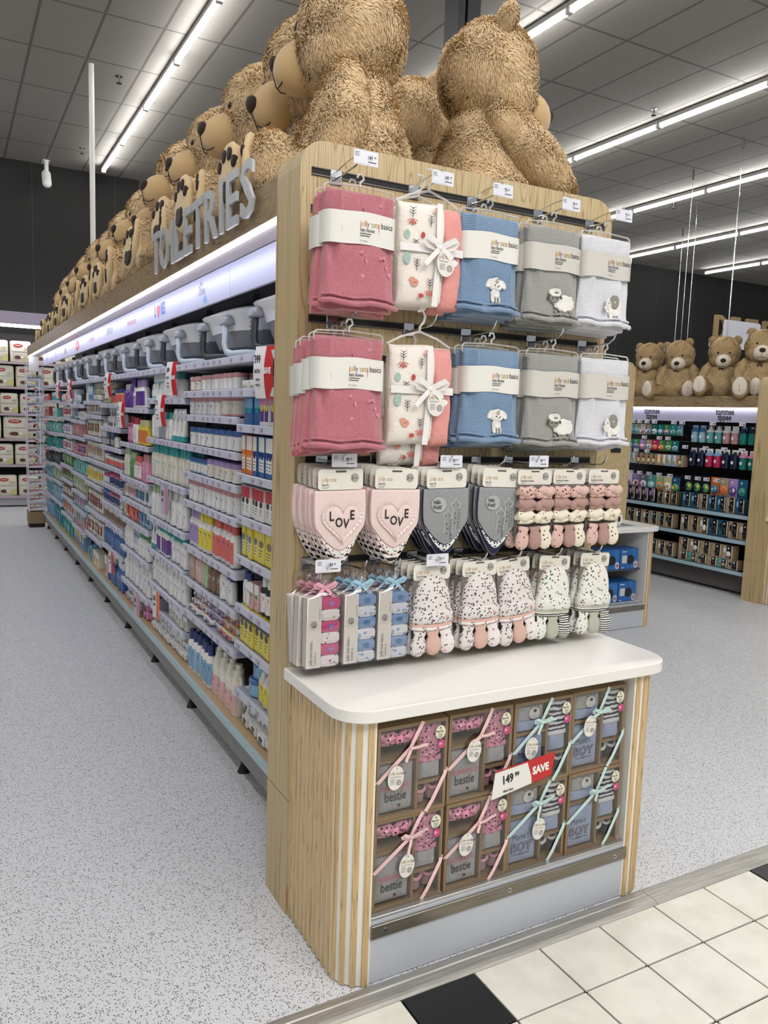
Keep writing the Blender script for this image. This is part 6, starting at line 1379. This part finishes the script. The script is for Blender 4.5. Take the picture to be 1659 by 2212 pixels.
for li, (z, k_, off) in enumerate(((2.165, (.29, .31), .05), (1.80, (.29, .31), .12), (1.405, (.25, .30), .0), (1.03, (.42, .33), .05), (.64, (.29, .31), .09), (.17, (.29, .33) if False else (.29, .31), .13))):
    o = thing('shelf', 'pale pink edged nappy shelf, level %s from the top' % ORD[li], 'shelf', (0, 0, z)); b = MB(); b.box(-1.2, 2.6, 13.11, 13.5, -.03, 0, SHM); b.build('shelf_board', o); b = MB(); b.box(-1.2, 2.6, 13.095, 13.11, -.035, .0, M('b7a2aa', .4)); b.build('price_rail', o)
    x = .0+off; n = 0
    while x < 1.7: NP[k_].put((x, 13.13, z), 0, 'cream nappy pack with red oval and brown print, back wall shelf level %s' % ORD[li], 'nappy packs, back wall shelf level %s' % ORD[li]); x += k_[0]+.02; n += 1
t = thing('wall_word_sign', 'tan raised capital letters DETERGENTS high on the black back wall', 'sign', (16.62, 13.66, 3.70)); x = 0
for ch, w_ in zip('DETERGENTS', (.60, .60, .62, .62, .62, .65, .6, .66, .62, .6)):
    b = MB(); b.text(ch, .86, M('b39a6f', .6, name='tan_letter'), 0, 0, 0, sx=.78, bold=.02, ext=.05); b.build('letter', t, False, (x, 0, 0)); x += w_
b = MB(); b.prism(rrect(-.42, .42, -.3, .12, .05), -.01, .01, M('dcdce4', .4)); tag(b.build('hanging_board', None, False, (10.80, 8.34, 3.06)), 'white rounded board hanging behind the beige bears, before the tan letters', 'sign')
# racks at the far gondola end
t = thing('rack_base', 'small oak plinth block under the wire rack at the far shelf end', 'plinth', (0, 0, 0)); b = MB(); b.box(.86, 1.06, 10.84, 11.1, .05, .2, OAK, .003); b.build('oak_block', t); b = MB(); b.box(.87, 1.05, 10.85, 11.09, 0, .05, DARK); b.build('recess', t)
t = thing('wire_rack', 'white wire rack of small packs at the far end of the toiletries shelf', 'rack', (0, 0, 0)); WW = M('e6e4ec', .35, name='white_wire')
for x, y in ((.87, 10.85), (1.06, 10.85), (.87, 11.07), (1.06, 11.07)):
    b = MB(); b.cyl((x, y, .2), (x, y, 2.03), .006, WW, 6); b.build('upright', t)
LVC = [('b', 'blue'), ('B', 'dark blue'), ('b', 'blue'), ('V', 'violet'), ('V', 'violet'), ('V', 'violet'), ('Z', 'plum'), ('P', 'pink'), ('P', 'pink'), ('r', 'coral'), ('r', 'coral'), ('P', 'pink'), ('P', 'pink'), ('r', 'coral'), ('r', 'coral'), ('P', 'pink')]
for i, (c, nm) in enumerate(LVC):
    z = 1.84-.108*i; b = MB(); b.box(.87, 1.06, 10.85, 11.07, z-.004, z, WW); b.add([(.872, 10.846, z-.002), (1.058, 10.846, z-.002), (1.058, 10.846, z+.042), (.872, 10.846, z+.012)], [(0, 1, 2, 3)], WW); b.build('tray', t)
    for j in range(3): put('box', .05, .07, c+'Wp'+c, False, (.905+.058*j, 10.862, z+.001), 0, 'small %s pack on the wire rack tray at the far shelf end' % nm, '%s packs on the wire rack' % nm)
t = thing('clip_rack', 'white wire rack with hanging soothers in front of the last bay', 'rack', (0, 0, 0))
for y in (10.15, 10.55):
    b = MB(); b.cyl((.95, y, .86), (.95, y, 1.84), .005, WW, 6); b.build('upright', t)
for z in (1.84, 1.62, 1.42, 1.23, 1.03):
    b = MB(); b.cyl((.95, 10.15, z), (.95, 10.55, z), .004, WW, 6); b.cyl((.95, 10.55, z), (1.03, 10.55, z), .004, WW, 6); b.build('crossbar', t)
def sooth_f():
    o = thing('soother_card', '', 'soother'); b = MB(); b.box(-.03, .03, .0, .002, -.05, .04, M('8fa3a6', .4)); b.build('card', o); b = MB(); b.prism(circ(0, -.06, .03, n=14), -.012, 0, M('b9c6c6', .3)); b.ell((0, -.015, -.06), (.012, .008, .012), M('c2502f', .4), 8, 6); b.build('soother', o, True); return o
SC = Proto(sooth_f)
for i, z in enumerate((1.79, 1.58, 1.37, 1.18, .98)):
    for j in range(4): SC.put((.94, 10.2+.1*j, z), -PI/2, 'soother card hanging on the wire clip rack, row %s from the top' % ORD[i], 'soother cards on the clip rack, row %s' % ORD[i])
